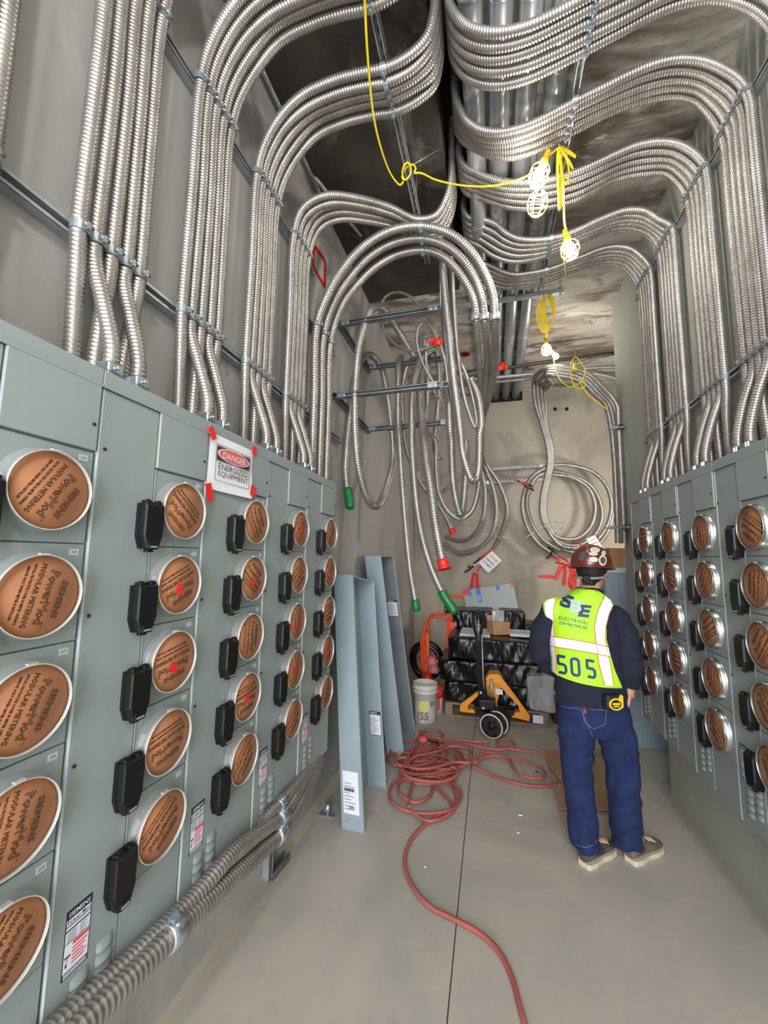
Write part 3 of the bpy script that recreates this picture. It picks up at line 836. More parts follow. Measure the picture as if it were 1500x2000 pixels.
# trapeze under the pipes
tz = pz - 0.0625
a = AZ(885, 597, tz - 0.02); b = AZ(1096, 572, tz - 0.02)
TY = (a[1] + b[1]) / 2
tr, tinv = strut((a[0], TY, tz - 0.041), (b[0] + 0.02, TY, tz - 0.041), (0, 0, 1), 'zinc trapeze channel hung crosswise under the four pipes', 'steel', False)
for x in (a[0] + 0.03, b[0] - 0.01):
    g = G(); p = tinv[:3, :3] @ np.array((x, TY, 0.0)) + tinv[:3, 3]
    zz = CZ - (tz - 0.041)
    g.lathe([(0.006, -0.07), (0.006, zz)], (p[0], 0, 0), (0, 0, 1), 6, 0)
    g.box((p[0] - 0.022, -0.028, 0.043), (p[0] + 0.022, 0.028, 0.050), 0); g.lathe([(0.012, -0.022), (0.012, -0.008)], (p[0], 0, 0), (0, 0, 1), 6, 0)
    g.build('hanger_rod', ['steel'], tr)
# strap loop dangling between pipes
p = AY(1001, 235, 2.3)
g = G(); lp = [p + np.array((0.022 * math.sin(q) * (0.6 if q < PI else 0.6), 0, 0.04 - 0.04 * math.cos(q) - 0.04)) for q in np.linspace(0, 2 * PI, 17)]
g.tube(lp, 0.004, 6, 0); g.tube([p + np.array((0, 0, 0.04)), (p[0], p[1], CZ)], 0.003, 6, 0)
tag(g.build('hanger_loop', ['steel']), 'small steel loop on a rod dangling between the overhead pipes', 'hanger')

# thin conduit in the corner of the left wall and ceiling
P = spline([(-1.165, -0.5, 4.355), (-1.165, 1.2, 4.355), (-1.165, 2.20, 4.355), (-1.165, 2.42, 4.35), AX(613, 345, -1.13), AX(640, 378, -1.08), AX(652, 395, -1.05), (-1.0, 2.86, 4.372)], 0.03)
g = G(); g.tube(P, 0.0135, 10); tag(g.build('thin_conduit', ['steel']), 'thin steel conduit along the corner of left wall and ceiling', 'conduit')

# ================================================================== RACK OF STRUT ARMS ON THE LEFT WALL
XO = -0.35
def rack(z, yn, yf, nm):
    strut((WL, yn - 0.05, z), (WL, yf + 0.05, z), (1, 0, 0), nm + ' rack rail bolted to the left wall', 'strut_dark', False)
    o1 = strut((WL + 0.042, yn, z), (XO, yn, z + 0.012), (0, -1, 0), nm + ' rack near arm carrying hanging conduit loops', 'strut_dark')
    o2 = strut((WL + 0.042, yf, z), (XO - 0.03, yf, z + 0.012), (0, -1, 0), nm + ' rack far arm carrying hanging conduit loops', 'strut_dark')
    strut((XO + 0.022, yn - 0.03, z + 0.012), (XO - 0.008, yf + 0.06, z + 0.012), (1, 0, 0), nm + ' rack outer rail joining both arm ends', 'steel', False)
    for (o, inv) in (o1, o2):
        for x in (0.03, XO - WL - 0.10):
            g = G(); g.box((x - 0.03, -0.0235, 0.0405), (x + 0.045, 0.0235, 0.046), 0)
            for q in (-0.012, 0.026): g.lathe([(0.010, 0.046), (0.010, 0.054)], (x + q, 0, 0), (0, 0, 1), 6, 0)
            g.build('angle_bracket', ['zinc'], o)
rack(3.625, 2.90, 3.68, 'upper')
rack(2.990, 2.86, 3.70, 'lower')
g = G(); g.lathe([(0.005, 3.66), (0.005, CZ)], (XO + 0.002, 2.90, 0), (0, 0, 1), 6, 0)
tag(g.build('hanger_rod', ['steel']), 'thin threaded rod holding the upper rack corner from the ceiling', 'rod')

# ================================================================== THREE LARGE CONDUITS ARCHING OVER THE AISLE
def P3(l): return np.array([np.array(q, float) for q in l])
for i in range(3):
    y = 2.355 + 0.118 * i
    o_ = i * 1.0
    # inner strands (nearer the aisle side) hang lower
    dz = -0.02 * i
    right_top = [AY(927, 600, y + 0.22), AY(943, 603, y + 0.12), AY(965, 598, y + 0.03)][i]
    up = [(-1.130, y, LTOP - 0.02), (-1.130, y, 2.8), (-1.130, y, 3.30)]
    crest = {0: [(640, 577), (668, 528), (712, 480), (765, 450), (822, 442), (875, 455), (916, 487), (945, 530), (962, 575)],
             1: [(655, 585), (683, 542), (722, 500), (770, 474), (824, 466), (868, 478), (902, 505), (928, 545), (940, 580)],
             2: [(668, 595), (697, 556), (735, 520), (777, 497), (826, 489), (860, 498), (888, 522), (912, 556), (925, 585)]}[i]
    yy = np.linspace(y, y + 0.22, len(crest))
    mid = [AY(a, b, q) for (a, b), q in zip(crest, yy)]
    y2 = y + 0.24
    down = {2: [(930, 620), (936, 690), (938, 750), (935, 800), (936, 860), (938, 905), (947, 960), (942, 1015), (925, 1045), (900, 1057), (868, 1048)],
            1: [(946, 620), (952, 690), (950, 745), (942, 800), (939, 850), (944, 905), (962, 950), (969, 1000), (958, 1048), (930, 1073), (898, 1080), (867, 1060)],
            0: [(966, 620), (967, 690), (962, 745), (948, 800), (943, 850), (949, 905), (975, 945), (990, 995), (980, 1038), (963, 1073)]}[i]
    # after the sleeves the runs go back toward the rear wall
    yb = np.interp(np.arange(len(down)), [0, 3, 5, len(down) - 1], [y2, 3.6, 5.6, 6.25])
    tail = [AY(a, b, q) for (a, b), q in zip(down, yb)]
    P = spline(up + mid + tail, 0.025)
    o = conduit(P, 0.031, '%s of three large steel conduits arching from left wall over the aisle' % ['outer', 'middle', 'inner'][i], 'large arching conduits', n=10, pitch=0.018, depth=0.005)
    put_clamp(st_cl, tuple(mid[4]), (1, 0, 0), 0.031)
    put_clamp(st_lu, (-1.130, y, 3.30), (0, 0, 1), 0.031)
    c = tail[0]
    g = G(); g.lathe([(0.036, -0.025), (0.038, -0.02), (0.038, 0.02), (0.036, 0.025)], c, (0.02, 0.1, -1), 14, 0); g.build('coupling_sleeve', ['steel'], o)
strut((WL, 2.25, 3.30), (WL, 2.75, 3.30), (1, 0, 0), 'short strut channel behind the three large arching conduits', 'strut_dark', False)

# ================================================================== LOOPS HANGING FROM THE RACK
def A5(l): return [(640 + a / 5, 480 + b / 5) for a, b in l]
def B5(l): return [(660 + a / 5, 860 + b / 5) for a, b in l]
def hang(px, ys, r, label, cap=None, cap_len=0.16, group='conduit loops on the rack', smooth=False, step=0.02, pitch=None):
    ys = np.interp(np.linspace(0, 1, len(px)), np.linspace(0, 1, len(ys)), ys)
    P = spline([AY(a, b, y) for (a, b), y in zip(px, ys)], step)
    P[:, 0] = np.maximum(P[:, 0], WL + r + 0.006); P[:, 1] = np.minimum(P[:, 1], YB - r - 0.006)
    near = P[:, 1] < 4.40
    P[near, 0] = np.minimum(P[near, 0], WR - r - 0.004)
    p = pitch or max(0.010, r * 0.56)
    o = conduit(P, r, label, group, n=8 if r > 0.012 else 6, pitch=p, depth=p * 0.36)
    for c, e in ((cap, 0),):
        if c:
            d = np.linalg.norm(P - P[0], axis=1); k = int(np.argmax(d > cap_len))
            g = G()
            Q = P[:k]
            if c == 'green': g.tube(np.concatenate([[Q[0] + (Q[0] - Q[1]) * 0.8], Q]), np.concatenate([[r * 0.8], np.full(len(Q), r + 0.004)]), 12, 0)
            else:
                T = Q[0] - Q[1]; T /= np.linalg.norm(T)
                Q = np.concatenate([[Q[0] + T * 0.035], [Q[0] + T * 0.018], Q[:max(3, k)]])
                g.tube(Q, np.concatenate([[r * 1.7, r * 1.1], np.full(len(Q) - 2, r + 0.006)]), 9, 0)
            g.build('tape_wrap', [c], o)
    return o
hang(A5([]) + [(684, 990), (676, 935), (673, 860), (679, 790), (687, 735), (700, 705), (724, 694), (742, 712), (753, 750), (761, 800), (766, 850), (768, 885), (764, 920), (754, 955), (744, 980), (733, 989), (721, 980), (709, 950),
      (699, 905), (694, 850), (693, 800), (695, 740), (701, 680), (712, 635), (724, 606), (738, 599), (752, 606), (768, 630), (788, 662), (808, 695)],
     [3.0, 3.1, 3.3, 3.75, 3.75, 3.7, 3.5, 3.2, 2.95, 2.85, 2.86, 2.98, 3.3, 3.6], 0.033, 'steel conduit loop with short green taped end against the left wall', 'green', 0.17)
hang(B5([(768, 1650), (745, 1500), (710, 1300), (672, 950), (642, 600), (620, 300), (602, 0)]) + A5([(690, 1750), (690, 1300), (696, 1150), (718, 1092), (742, 1130), (748, 1260), (742, 1420)]),
     [3.35, 3.35, 3.4, 3.5, 3.6, 3.74, 3.9], 0.033, 'steel conduit hanging lowest of the loops, green tape around its tip', 'green', 0.10)
hang(B5([(1140, 1670), (1040, 1520), (935, 1300), (850, 1050), (795, 800), (755, 500), (732, 200), (722, 0)]) + A5([(822, 1750), (822, 1560), (838, 1380), (866, 1230), (905, 1120), (960, 1050), (1020, 1015), (1062, 1040), (1085, 1150), (1090, 1330), (1080, 1560), (1062, 1760), (1050, 1990)]) + B5([(1000, 200)]),
     [3.15, 3.2, 3.3, 3.35, 3.5, 3.66, 3.86, 3.8], 0.033, 'steel conduit swinging right to a long green taped end above the hand truck', 'green', 0.20)
hang(B5([(1030, 1215), (990, 1030), (950, 800), (910, 500), (870, 250), (838, 0)]) + A5([(925, 1750), (905, 1500), (900, 1250), (908, 1050), (922, 900), (940, 890), (950, 1000)]),
     [3.0, 3.05, 3.2, 3.4, 3.6, 3.75, 3.8], 0.037, 'thick steel conduit ending in red tape above the green end', 'red', 0.045)
hang(B5([(1115, 880), (1040, 720), (930, 560), (820, 430), (760, 280), (700, 180), (655, 0)]) + A5([(735, 1700), (728, 1450), (745, 1300), (790, 1160), (860, 1080), (950, 1040), (1010, 1060)]),
     [3.9, 3.85, 3.8, 3.75, 3.72, 3.7, 3.7], 0.028, 'steel conduit slanting right to a red taped tip beside the U loop', 'red', 0.04)
hang(A5([(1000, 1040), (985, 1200), (975, 1500), (960, 1800)]) + B5([(952, 0), (958, 200), (962, 330), (992, 530), (1075, 690), (1190, 765), (1300, 700), (1365, 510), (1385, 250), (1392, 0)]) + A5([(1480, 1700), (1440, 1500), (1360, 1330), (1290, 1170), (1250, 980), (1228, 700), (1215, 350), (1205, 100)]),
     [3.75, 3.7, 3.55, 3.5, 3.45, 3.4, 3.3, 3.2, 3.1], 0.0235, 'steel conduit forming the wide U loop low in the middle of the rack')
hang(B5([(1250, 0), (1255, 200), (1240, 450), (1222, 640), (1200, 728), (1170, 650), (1128, 430), (1112, 150), (1108, 0)]) + A5([(1195, 1800), (1185, 1500), (1175, 1200), (1150, 800), (1130, 450), (1118, 110)]),
     [3.6, 3.5, 3.4, 3.3, 3.2, 3.12, 3.05], 0.034, 'thick steel conduit with a narrow V loop, rising past the rack corner')
hang(A5([(1112, 90), (1150, 500), (1190, 900), (1225, 1250), (1270, 1600), (1300, 1850)]) + B5([(1215, 100), (1262, 280), (1310, 385), (1345, 390), (1372, 300), (1382, 100), (1384, -60)]) + A5([(1500, 1750), (1470, 1480), (1400, 1300)]),
     [2.86, 2.86, 2.9, 2.95, 3.0, 3.05, 3.1], 0.030, 'steel conduit beside the rack corner ending in a short U turn')
hang(A5([(1215, 200), (1235, 600), (1255, 900), (1290, 1200), (1335, 1480), (1400, 1690), (1440, 1775), (1452, 1700), (1420, 1500), (1350, 1250), (1300, 1150)]),
     [2.95, 3.0, 3.0, 3.05, 3.1, 3.1], 0.0165, 'slim cable loop with a pointed bottom right of the rack')
hang(A5([(1090, 905), (1045, 800), (985, 700), (910, 590), (800, 492), (690, 455), (590, 480), (530, 550), (510, 640), (520, 730), (565, 850), (650, 950), (745, 1010), (850, 1026), (960, 1002), (1050, 965), (1085, 940)]),
     [3.0, 3.1, 3.2, 3.3, 3.25, 3.1, 3.0], 0.0135, 'slim metal cable loop rising above the upper rack arm', group='slim cable loops on the rack')
hang(A5([(1085, 950), (1040, 840), (985, 765), (940, 752), (893, 790), (872, 880), (882, 1000), (920, 1120), (975, 1240), (1035, 1335), (1090, 1395), (1145, 1400), (1165, 1350), (1165, 1250), (1140, 1100), (1105, 970)]),
     [2.98, 3.05, 3.1, 3.08, 3.0, 2.97], 0.0135, 'slim metal cable loop hanging below the red tape knot', group='slim cable loops on the rack')
hang(A5([(1060, 960), (1020, 900), (990, 930), (962, 1050), (970, 1180), (1010, 1300), (1060, 1460), (1085, 1500)]),
     [3.0, 3.1, 3.12, 3.1, 3.05], 0.0135, 'short slim metal cable curling behind the red tape knot', group='slim cable loops on the rack')
# red tape knot tying the slim cables
p = AY(855, 668, 2.965); g = G()
bm = bmesh.new(); bmesh.ops.create_icosphere(bm, subdivisions=2, radius=0.036)
for v in bm.verts: v.co = Vector(p) + Vector((v.co.x * 1.1, v.co.y * 0.8, v.co.z * 0.8)) * (0.8 + 0.5 * random.random())
g.bm(bm, 0, False); g.box(p + np.array((-0.075, -0.01, 0.0)), p + np.array((-0.02, 0.0, 0.03)), 0)
tag(g.build('tape_knot', ['red']), 'red tape knot tying slim cables at the rack corner', 'tape')

# ================================================================== BACK-WALL COILS, REAR RACK, RIGHT-HAND BUNDLE
def back(px, ys, r, label, group='conduit coils by the back wall'):
    return hang(px, ys, r, label, group=group, step=0.035)
o = back([(845, 976), (862, 962), (880, 948), (899, 934), (920, 928), (940, 940), (960, 965), (972, 1000), (964, 1040), (940, 1068), (905, 1085), (866, 1068), (846, 1045)], [6.3, 6.32, 6.3], 0.020, 'steel conduit closing the round coil left of the rear rack')
def wires(pts, y, o):
    for i, (a, b, m) in enumerate(pts):
        g = G(); g.tube(spline([AY(a[0], a[1], y), AY((a[0] + b[0]) / 2 + 2, (a[1] + b[1]) / 2, y - 0.02), AY(b[0], b[1], y - 0.04 - 0.02 * i)], 0.03), 0.014 if m != 'zip' else 0.005, 6, 0); g.build('wire_end' if m != 'zip' else 'cable_tie', [m], o)
wires([((960, 1073), (938, 1090), 'red'), ((957, 1080), (925, 1105), 'label'), ((938, 1090), (914, 1108), 'black_dull'), ((930, 1100), (908, 1118), 'black_dull'), ((952, 1085), (932, 1115), 'red'), ((935, 1100), (918, 1104), 'wirepink'), ((940, 1042), (976, 1050), 'zip'), ((990, 1052), (960, 1040), 'zip'), ((913, 1085), (922, 1100), 'zip')], 6.2, o)
for k, pts in enumerate(([(926, 1118), (922, 1135), (920, 1160)], [(932, 1120), (932, 1135), (934, 1150)])):
    g = G(); P = spline([AY(a, b, 6.2) for a, b in pts], 0.03); T, U, W = frames(P)
    g.tube(P, 0.022, 5, 0, smooth=False); g.build('red_ribbon', ['red'], o)
cable = back([(944, 918), (962, 922), (982, 928), (1005, 936), (1022, 945)], [6.2, 6.0], 0.018, 'steel cable reaching right from the rear rack to bare wire ends')
wires([((1010, 938), (1034, 952), 'red'), ((1020, 945), (1040, 950), 'black_dull'), ((1024, 948), (1042, 958), 'black_dull')], 6.02, cable)
# white tag on the left coil, printed like the danger sign
def small_tag(c4, y, label, rows):
    p = [AY(a, b, y) for a, b in c4]
    ex = p[1] - p[0]; w = np.linalg.norm(ex); ex /= w; ez = p[0] - p[3]; h = np.linalg.norm(ez); ez -= ex * (ez @ ex); ez /= np.linalg.norm(ez)
    g = G(); g.xf = xform(p[3], ex, ez, np.cross(ex, ez)); g.box((0, 0, -0.001), (w, h, 0.001), 0)
    n = np.cross(ex, ez); x = xform(p[3] + ex * w / 2 + n * 0.0025, ex, ez, n); g.xf = None
    for t, fr, m, fh in rows:
        tg = text_geo(t, 0.05, 0, bold=0.0006, res=1); V = np.concatenate(tg.v)
        tg.v = [V * [w * 0.78 / np.ptp(V[:, 0]), h * fh / np.ptp(V[:, 1]), 1]]
        y2 = x.copy(); y2[:3, 3] += ez * h * fr; g.geo(tg, m, y2)
    return tag(g.build('hanging_tag', ['paper', 'ink', 'danger_red']), label, 'tag')
R3 = [('DANGER', 0.76, 2, 0.16), ('ENERGIZED', 0.5, 1, 0.12), ('EQUIPMENT', 0.28, 1, 0.12)]
small_tag([(958, 1073), (977, 1092), (954, 1119), (935, 1100)], 6.1, 'white paper danger tag on the coil above the hand truck', R3)
small_tag([(1147, 1052), (1164, 1044), (1180, 1072), (1160, 1078)], 5.6, 'white paper danger tag just above the maroon hard hat', R3)
# rear rack
for zpx, nm, y in ((912, 'upper', 6.3), (938, 'lower', 6.38)):
    a = AY(943, zpx + 6, y); b = AY(1068 if nm == 'upper' else 1062, zpx - 2, y); a[1] = b[1] = y
    so, inv = strut(a, b, (0, -1, 0), nm + ' slotted strut arm by the back wall between two coils', 'steel')
    for x in (0.06, np.linalg.norm(b - a) - 0.06):
        g = G(); g.box((x - 0.05, -0.024, 0.0405), (x + 0.05, 0.024, 0.047), 0); g.build('angle_bracket', ['zinc'], so)
# right hand coils: four runs leave the cabinet box, arch over, dive to the coil
top = [(1219, 1062), (1215, 949), (1211, 880), (1205, 829), (1194, 788), (1176, 755), (1152, 732), (1118, 720), (1083, 717), (1058, 724), (1045, 737), (1042, 755), (1046, 790), (1058, 830), (1068, 870), (1071, 905),
       (1064, 940), (1057, 975), (1058, 1010), (1072, 1040)]
coil = [[(1095, 1065), (1130, 1070), (1165, 1055), (1188, 1020), (1194, 980), (1182, 945), (1158, 922), (1120, 910), (1085, 908), (1062, 915), (1040, 930), (1026, 955), (1020, 990), (1030, 1030), (1052, 1062), (1085, 1085)],
        [(1100, 1062), (1135, 1063), (1165, 1040), (1176, 1005), (1168, 970), (1150, 945), (1115, 928), (1076, 922), (1050, 930), (1034, 955), (1029, 985), (1040, 1025), (1062, 1055), (1095, 1075)],
        [(1098, 1052), (1130, 1050), (1155, 1025), (1162, 985), (1148, 952), (1115, 932), (1075, 926)],
        [(1105, 1075), (1150, 1075), (1180, 1050), (1196, 1010), (1197, 975)]]
for i in range(4):
    off = [(0, 0), (8, 4), (-9, 2), (-2, 10)][i]
    dx = [0, 7, 14, 20][i]
    pts = []
    for j, (a, b) in enumerate(top):
        if j < 5: pts.append((a - 7.0 * i + 9, b))
        elif j < 9: pts.append((a - 4 * i, b + 5.5 * i))
        elif j < 15: pts.append((a + dx * (1.0 if j < 13 else 0.5), b + (8 * i if j < 11 else 0)))
        else: pts.append((a + 2.5 * i, b))
    ys = list(np.interp(np.arange(len(pts)), [0, 4, 8, 11, 19], [4.26 - 0.0 + 0.03 * i, 4.25 + 0.03 * i, 4.6, 5.6, 6.15])) + [6.15 + 0.05 * (i % 2)] * len(coil[i])
    back(pts + coil[i], ys, 0.030, '%s of four conduits arching from the wooden box into the right coil' % ['first', 'second', 'third', 'fourth'][i], 'right rear conduits')
g = G()
last = bpy.data.objects['flexible_conduit']
oo = [o for o in bpy.data.objects if o.get('group') == 'right rear conduits'][-1]
wires([((1070, 1068), (1085, 1082), 'black_dull'), ((1075, 1085), (1092, 1095), 'red'), ((1090, 1085), (1110, 1098), 'red'), ((1085, 1098), (1110, 1105), 'red'), ((1078, 1078), (1068, 1090), 'black_dull'),
       ((1026, 1050), (1058, 1028), 'zip'), ((1060, 1030), (1090, 1017), 'zip'), ((1070, 1025), (1108, 1018), 'zip'), ((1075, 1038), (1104, 1030), 'zip'), ((1160, 1045), (1168, 1052), 'red'), ((1118, 1060), (1134, 1063), 'red'), ((1128, 1066), (1136, 1085), 'label')], 6.05, oo)
for pts in ([(1102, 1102), (1103, 1120), (1100, 1143)], [(1112, 1100), (1116, 1120), (1112, 1140), (1118, 1150)], [(1096, 1105), (1090, 1118), (1084, 1132)], [(1118, 1102), (1122, 1122), (1122, 1146)]):
    g = G(); g.tube(spline([AY(a, b, 6.0) for a, b in pts], 0.03), 0.026, 5, 0, smooth=False); g.build('red_ribbon', ['red'], oo)
for py, nm in ((832, 'upper'), (1024, 'lower')):
    a = AY(1192, py + 6, 4.24); z = a[2]
    so, inv = strut((1.255, 4.15, z), (1.255, 4.36, z), (-1, 0, 0), nm + ' strut bracket gripping the rear right conduit bundle', 'strut_dark', False)
    g = G(); q = AY(1190, py, 4.2); g.box((q[0], 4.19, z - 0.01), (1.26, 4.20, z + 0.01), 0); g.box((q[0], 4.34, z - 0.01), (1.26, 4.35, z + 0.01), 0)
    b_ = g.build('strap_clamp', ['zinc'], so); b_.matrix_parent_inverse = so.matrix_world.inverted()

# ================================================================== PIPES ACROSS THE REAR
def run(name, pts, y, r, mat, label, cat, ys=None):
    g = G(); P = spline([AY(a, b, y if ys is None else ys[i]) for i, (a, b) in enumerate(pts)], 0.05)
    g.tube(P, r, 12); return tag(g.build(name, [mat]), label, cat)
o = run('sprinkler_pipe', [(975, 721), (1060, 708), (1140, 697), (1200, 689)], 5.0, 0.022, 'maroon_pipe', 'dark sprinkler pipe crossing below the ceiling at the rear', 'pipe')
c = AY(981, 718, 5.0); d = AY(1060, 708, 5.0) - c; d /= np.linalg.norm(d)
g = G(); g.lathe([(0.036, -0.06), (0.046, -0.05), (0.046, -0.03), (0.036, -0.02), (0.036, 0.02), (0.046, 0.03), (0.046, 0.05), (0.03, 0.06)], c, d, 12, 0); g.lathe([(0.036, -0.02), (0.036, 0.06), (0.024, 0.065)], c, (0, 0, 1), 10, 0); g.build('red_tee_fitting', ['redpaint'], o)
run('thin_conduit', [(918, 741), (980, 736), (1045, 730)], 5.55, 0.026, 'steel', 'upper plain steel conduit crossing behind the arching conduits', 'conduit')
for k, (pts, nm) in enumerate((([(918, 749), (985, 744), (1046, 738)], 'lower ribbed conduit crossing behind the arching conduits'), ([(1125, 712), (1160, 700), (1200, 686)], 'rising ribbed conduit at the alcove corner'),
                             ([(1120, 722), (1160, 719), (1210, 715)], 'level ribbed conduit at the alcove corner'), ([(1150, 728), (1180, 733), (1215, 742)], 'falling ribbed conduit at the alcove corner'))):
    hang(pts, [5.15, 5.15] if k else [5.62, 5.62], 0.024, nm, group='rear crossing conduits', step=0.04)
for px in (1095, 1123):
    p = AY(px, 700, 5.2); g = G(); g.lathe([(0.005, p[2] - (0.02 if px > 1100 else 0.15)), (0.005, CZ)], (p[0], p[1], 0), (0, 0, 1), 6, 0)
    tag(g.build('hanger_rod', ['steel']), 'thin hanger rod dropping from the rear ceiling, %s' % ('beside the lit lamps' if px < 1100 else 'above the unlit socket'), 'rod')
p = AZ(908, 692, CZ - 0.01); g = G(); g.lathe([(0.055, 0), (0.075, 0), (0.075, 0.012), (0.055, 0.012), (0.055, 0)], (p[0], p[1], CZ - 0.012), (0, 0, 1), 20, 0, (False, False)); o = tag(g.build('sleeve_ring', ['redpaint']), 'red ring around a hole in the rear ceiling', 'ring')
g = G(); g.lathe([(0.056, 0), (0, 0)], (p[0], p[1], CZ - 0.004), (0, 0, 1), 16, 0, (False, False)); g.build('hole', ['dark'], o)

# ================================================================== CONDUITS UNDER THE LEFT CABINETS
def low(px, xs, r, label):
    xs = np.interp(np.linspace(0, 1, len(px)), np.linspace(0, 1, len(xs)), xs)
    P = spline([AX(a, b, x) for (a, b), x in zip(px, xs)], 0.02)
    return conduit(P, r, label, 'low conduits along the left cabinets', n=12, pitch=0.0135 * r / 0.026, depth=0.0050 * r / 0.026)
o = low([(90, 2075), (165, 1998), (250, 1915), (336, 1826), (400, 1765), (460, 1709), (510, 1663), (545, 1630), (570, 1597), (592, 1555), (608, 1522), (622, 1484)], [-0.925, -0.925, -0.94, -0.97, -1.02], 0.032, 'lowest and longest steel conduit slanting along the left cabinet bottoms')
for px, py, x in ((338, 1824, -0.925), (545, 1630, -0.952)):
    c = AX(px, py, x); d = AX(px + 10, py - 9.5, x) - c
    g = G(); g.lathe([(0.034, -0.03), (0.039, -0.028), (0.039, 0.028), (0.034, 0.03)], c, d, 14, 0); g.box(c + np.array((-0.012, -0.012, 0.028)), c + np.array((0.012, 0.012, 0.048)), 0); g.build('conduit_coupling', ['zinc'], o)
o = low([(20, 2095), (130, 1990), (250, 1880), (330, 1803), (380, 1752), (420, 1705), (452, 1668), (490, 1638), (530, 1610), (552, 1592), (575, 1556), (595, 1520), (610, 1496), (620, 1478)], [-0.965, -0.96, -0.945, -0.95, -0.97, -1.02], 0.029, 'middle steel conduit along the left cabinet bottoms')
c = AX(549, 1594, -0.955); d = AX(560, 1580, -0.955) - c
g = G(); g.lathe([(0.034, -0.03), (0.039, -0.028), (0.039, 0.028), (0.034, 0.03)], c, d, 14, 0); g.build('conduit_coupling', ['zinc'], o)
o = low([(510, 1606), (530, 1585), (548, 1568), (565, 1548), (580, 1531), (598, 1505), (612, 1485)], [-0.97, -0.965, -0.97, -1.02], 0.024, 'short upper steel conduit along the left cabinet bottoms')
c = AX(549, 1567, -0.965); d = AX(560, 1553, -0.965) - c
g = G(); g.lathe([(0.024, -0.028), (0.028, -0.026), (0.028, 0.026), (0.024, 0.028)], c, d, 14, 0); g.build('conduit_coupling', ['zinc'], o)
# upright stub and loose slotted offcut at the wall foot
so, _ = strut((WL + 0.002, 2.10, 0.0), (WL + 0.002, 2.10, 0.42), (1, 0, 0), 'upright strut stub on the left wall below the cabinets', 'strut', False)
a = AZ(533, 1722, 0.0); b = AZ(566, 1682, 0.0)
strut(a + np.array((-0.02, 0, 0.002)), b + np.array((-0.02, 0, 0.002)), (0, 0, 1), 'loose slotted strut offcut on the floor by the left wall', 'strut_dark')
c = AZ(640, 1588, 0.0)
g = G(); g.lathe([(0.034, -0.02), (0.036, 0.0), (0.034, 0.02)], c + np.array((0, 0, 0.037)), (1, 0.4, 0), 12, 0); g.box(c + np.array((-0.05, -0.04, 0)), c + np.array((0.06, 0.0, 0.006)), 0)
tag(g.build('conduit_fitting', ['zinc']), 'loose zinc conduit fitting on the floor beside the front trough', 'fitting')
# ================================================================== RED TAPE TRIANGLE ON THE LEFT WALL, TAPE STRIP ON THE BACK WALL
def wall_tape(p, q, x, w=0.035):
    a, b = AX(*p, x), AX(*q, x); d = b - a; L = np.linalg.norm(d); d /= L
    g = G(); g.xf = xform(a, d, np.cross((1, 0, 0), d), (1, 0, 0)); g.box((0, -w / 2, 0), (L, w / 2, 0.0015)); return g
tri = empty('tape_outline', AX(622, 520, WL + 0.001), 0, 'red tape outline stuck to the left wall under the fourth bundle', 'tape')
for p, q in (((614, 480), (635, 510)), ((635, 510), (634, 560)), ((634, 560), (611, 520)), ((611, 520), (614, 480))):
    o = wall_tape(p, q, WL + 0.002).build('tape_strip', ['red']); o.parent = tri; o.matrix_parent_inverse = Matrix.Translation(-Vector(tri.location))
a = AY(1051, 1124, YB - 0.002); b = AY(1082, 1128, YB - 0.002)
g = G(); g.box((a[0], YB - 0.003, b[2] - 0.015), (b[0], YB - 0.0005, a[2] + 0.010)); tag(g.build('tape_strip', ['red']), 'red tape strip stuck on the back wall left of the worker', 'tape')

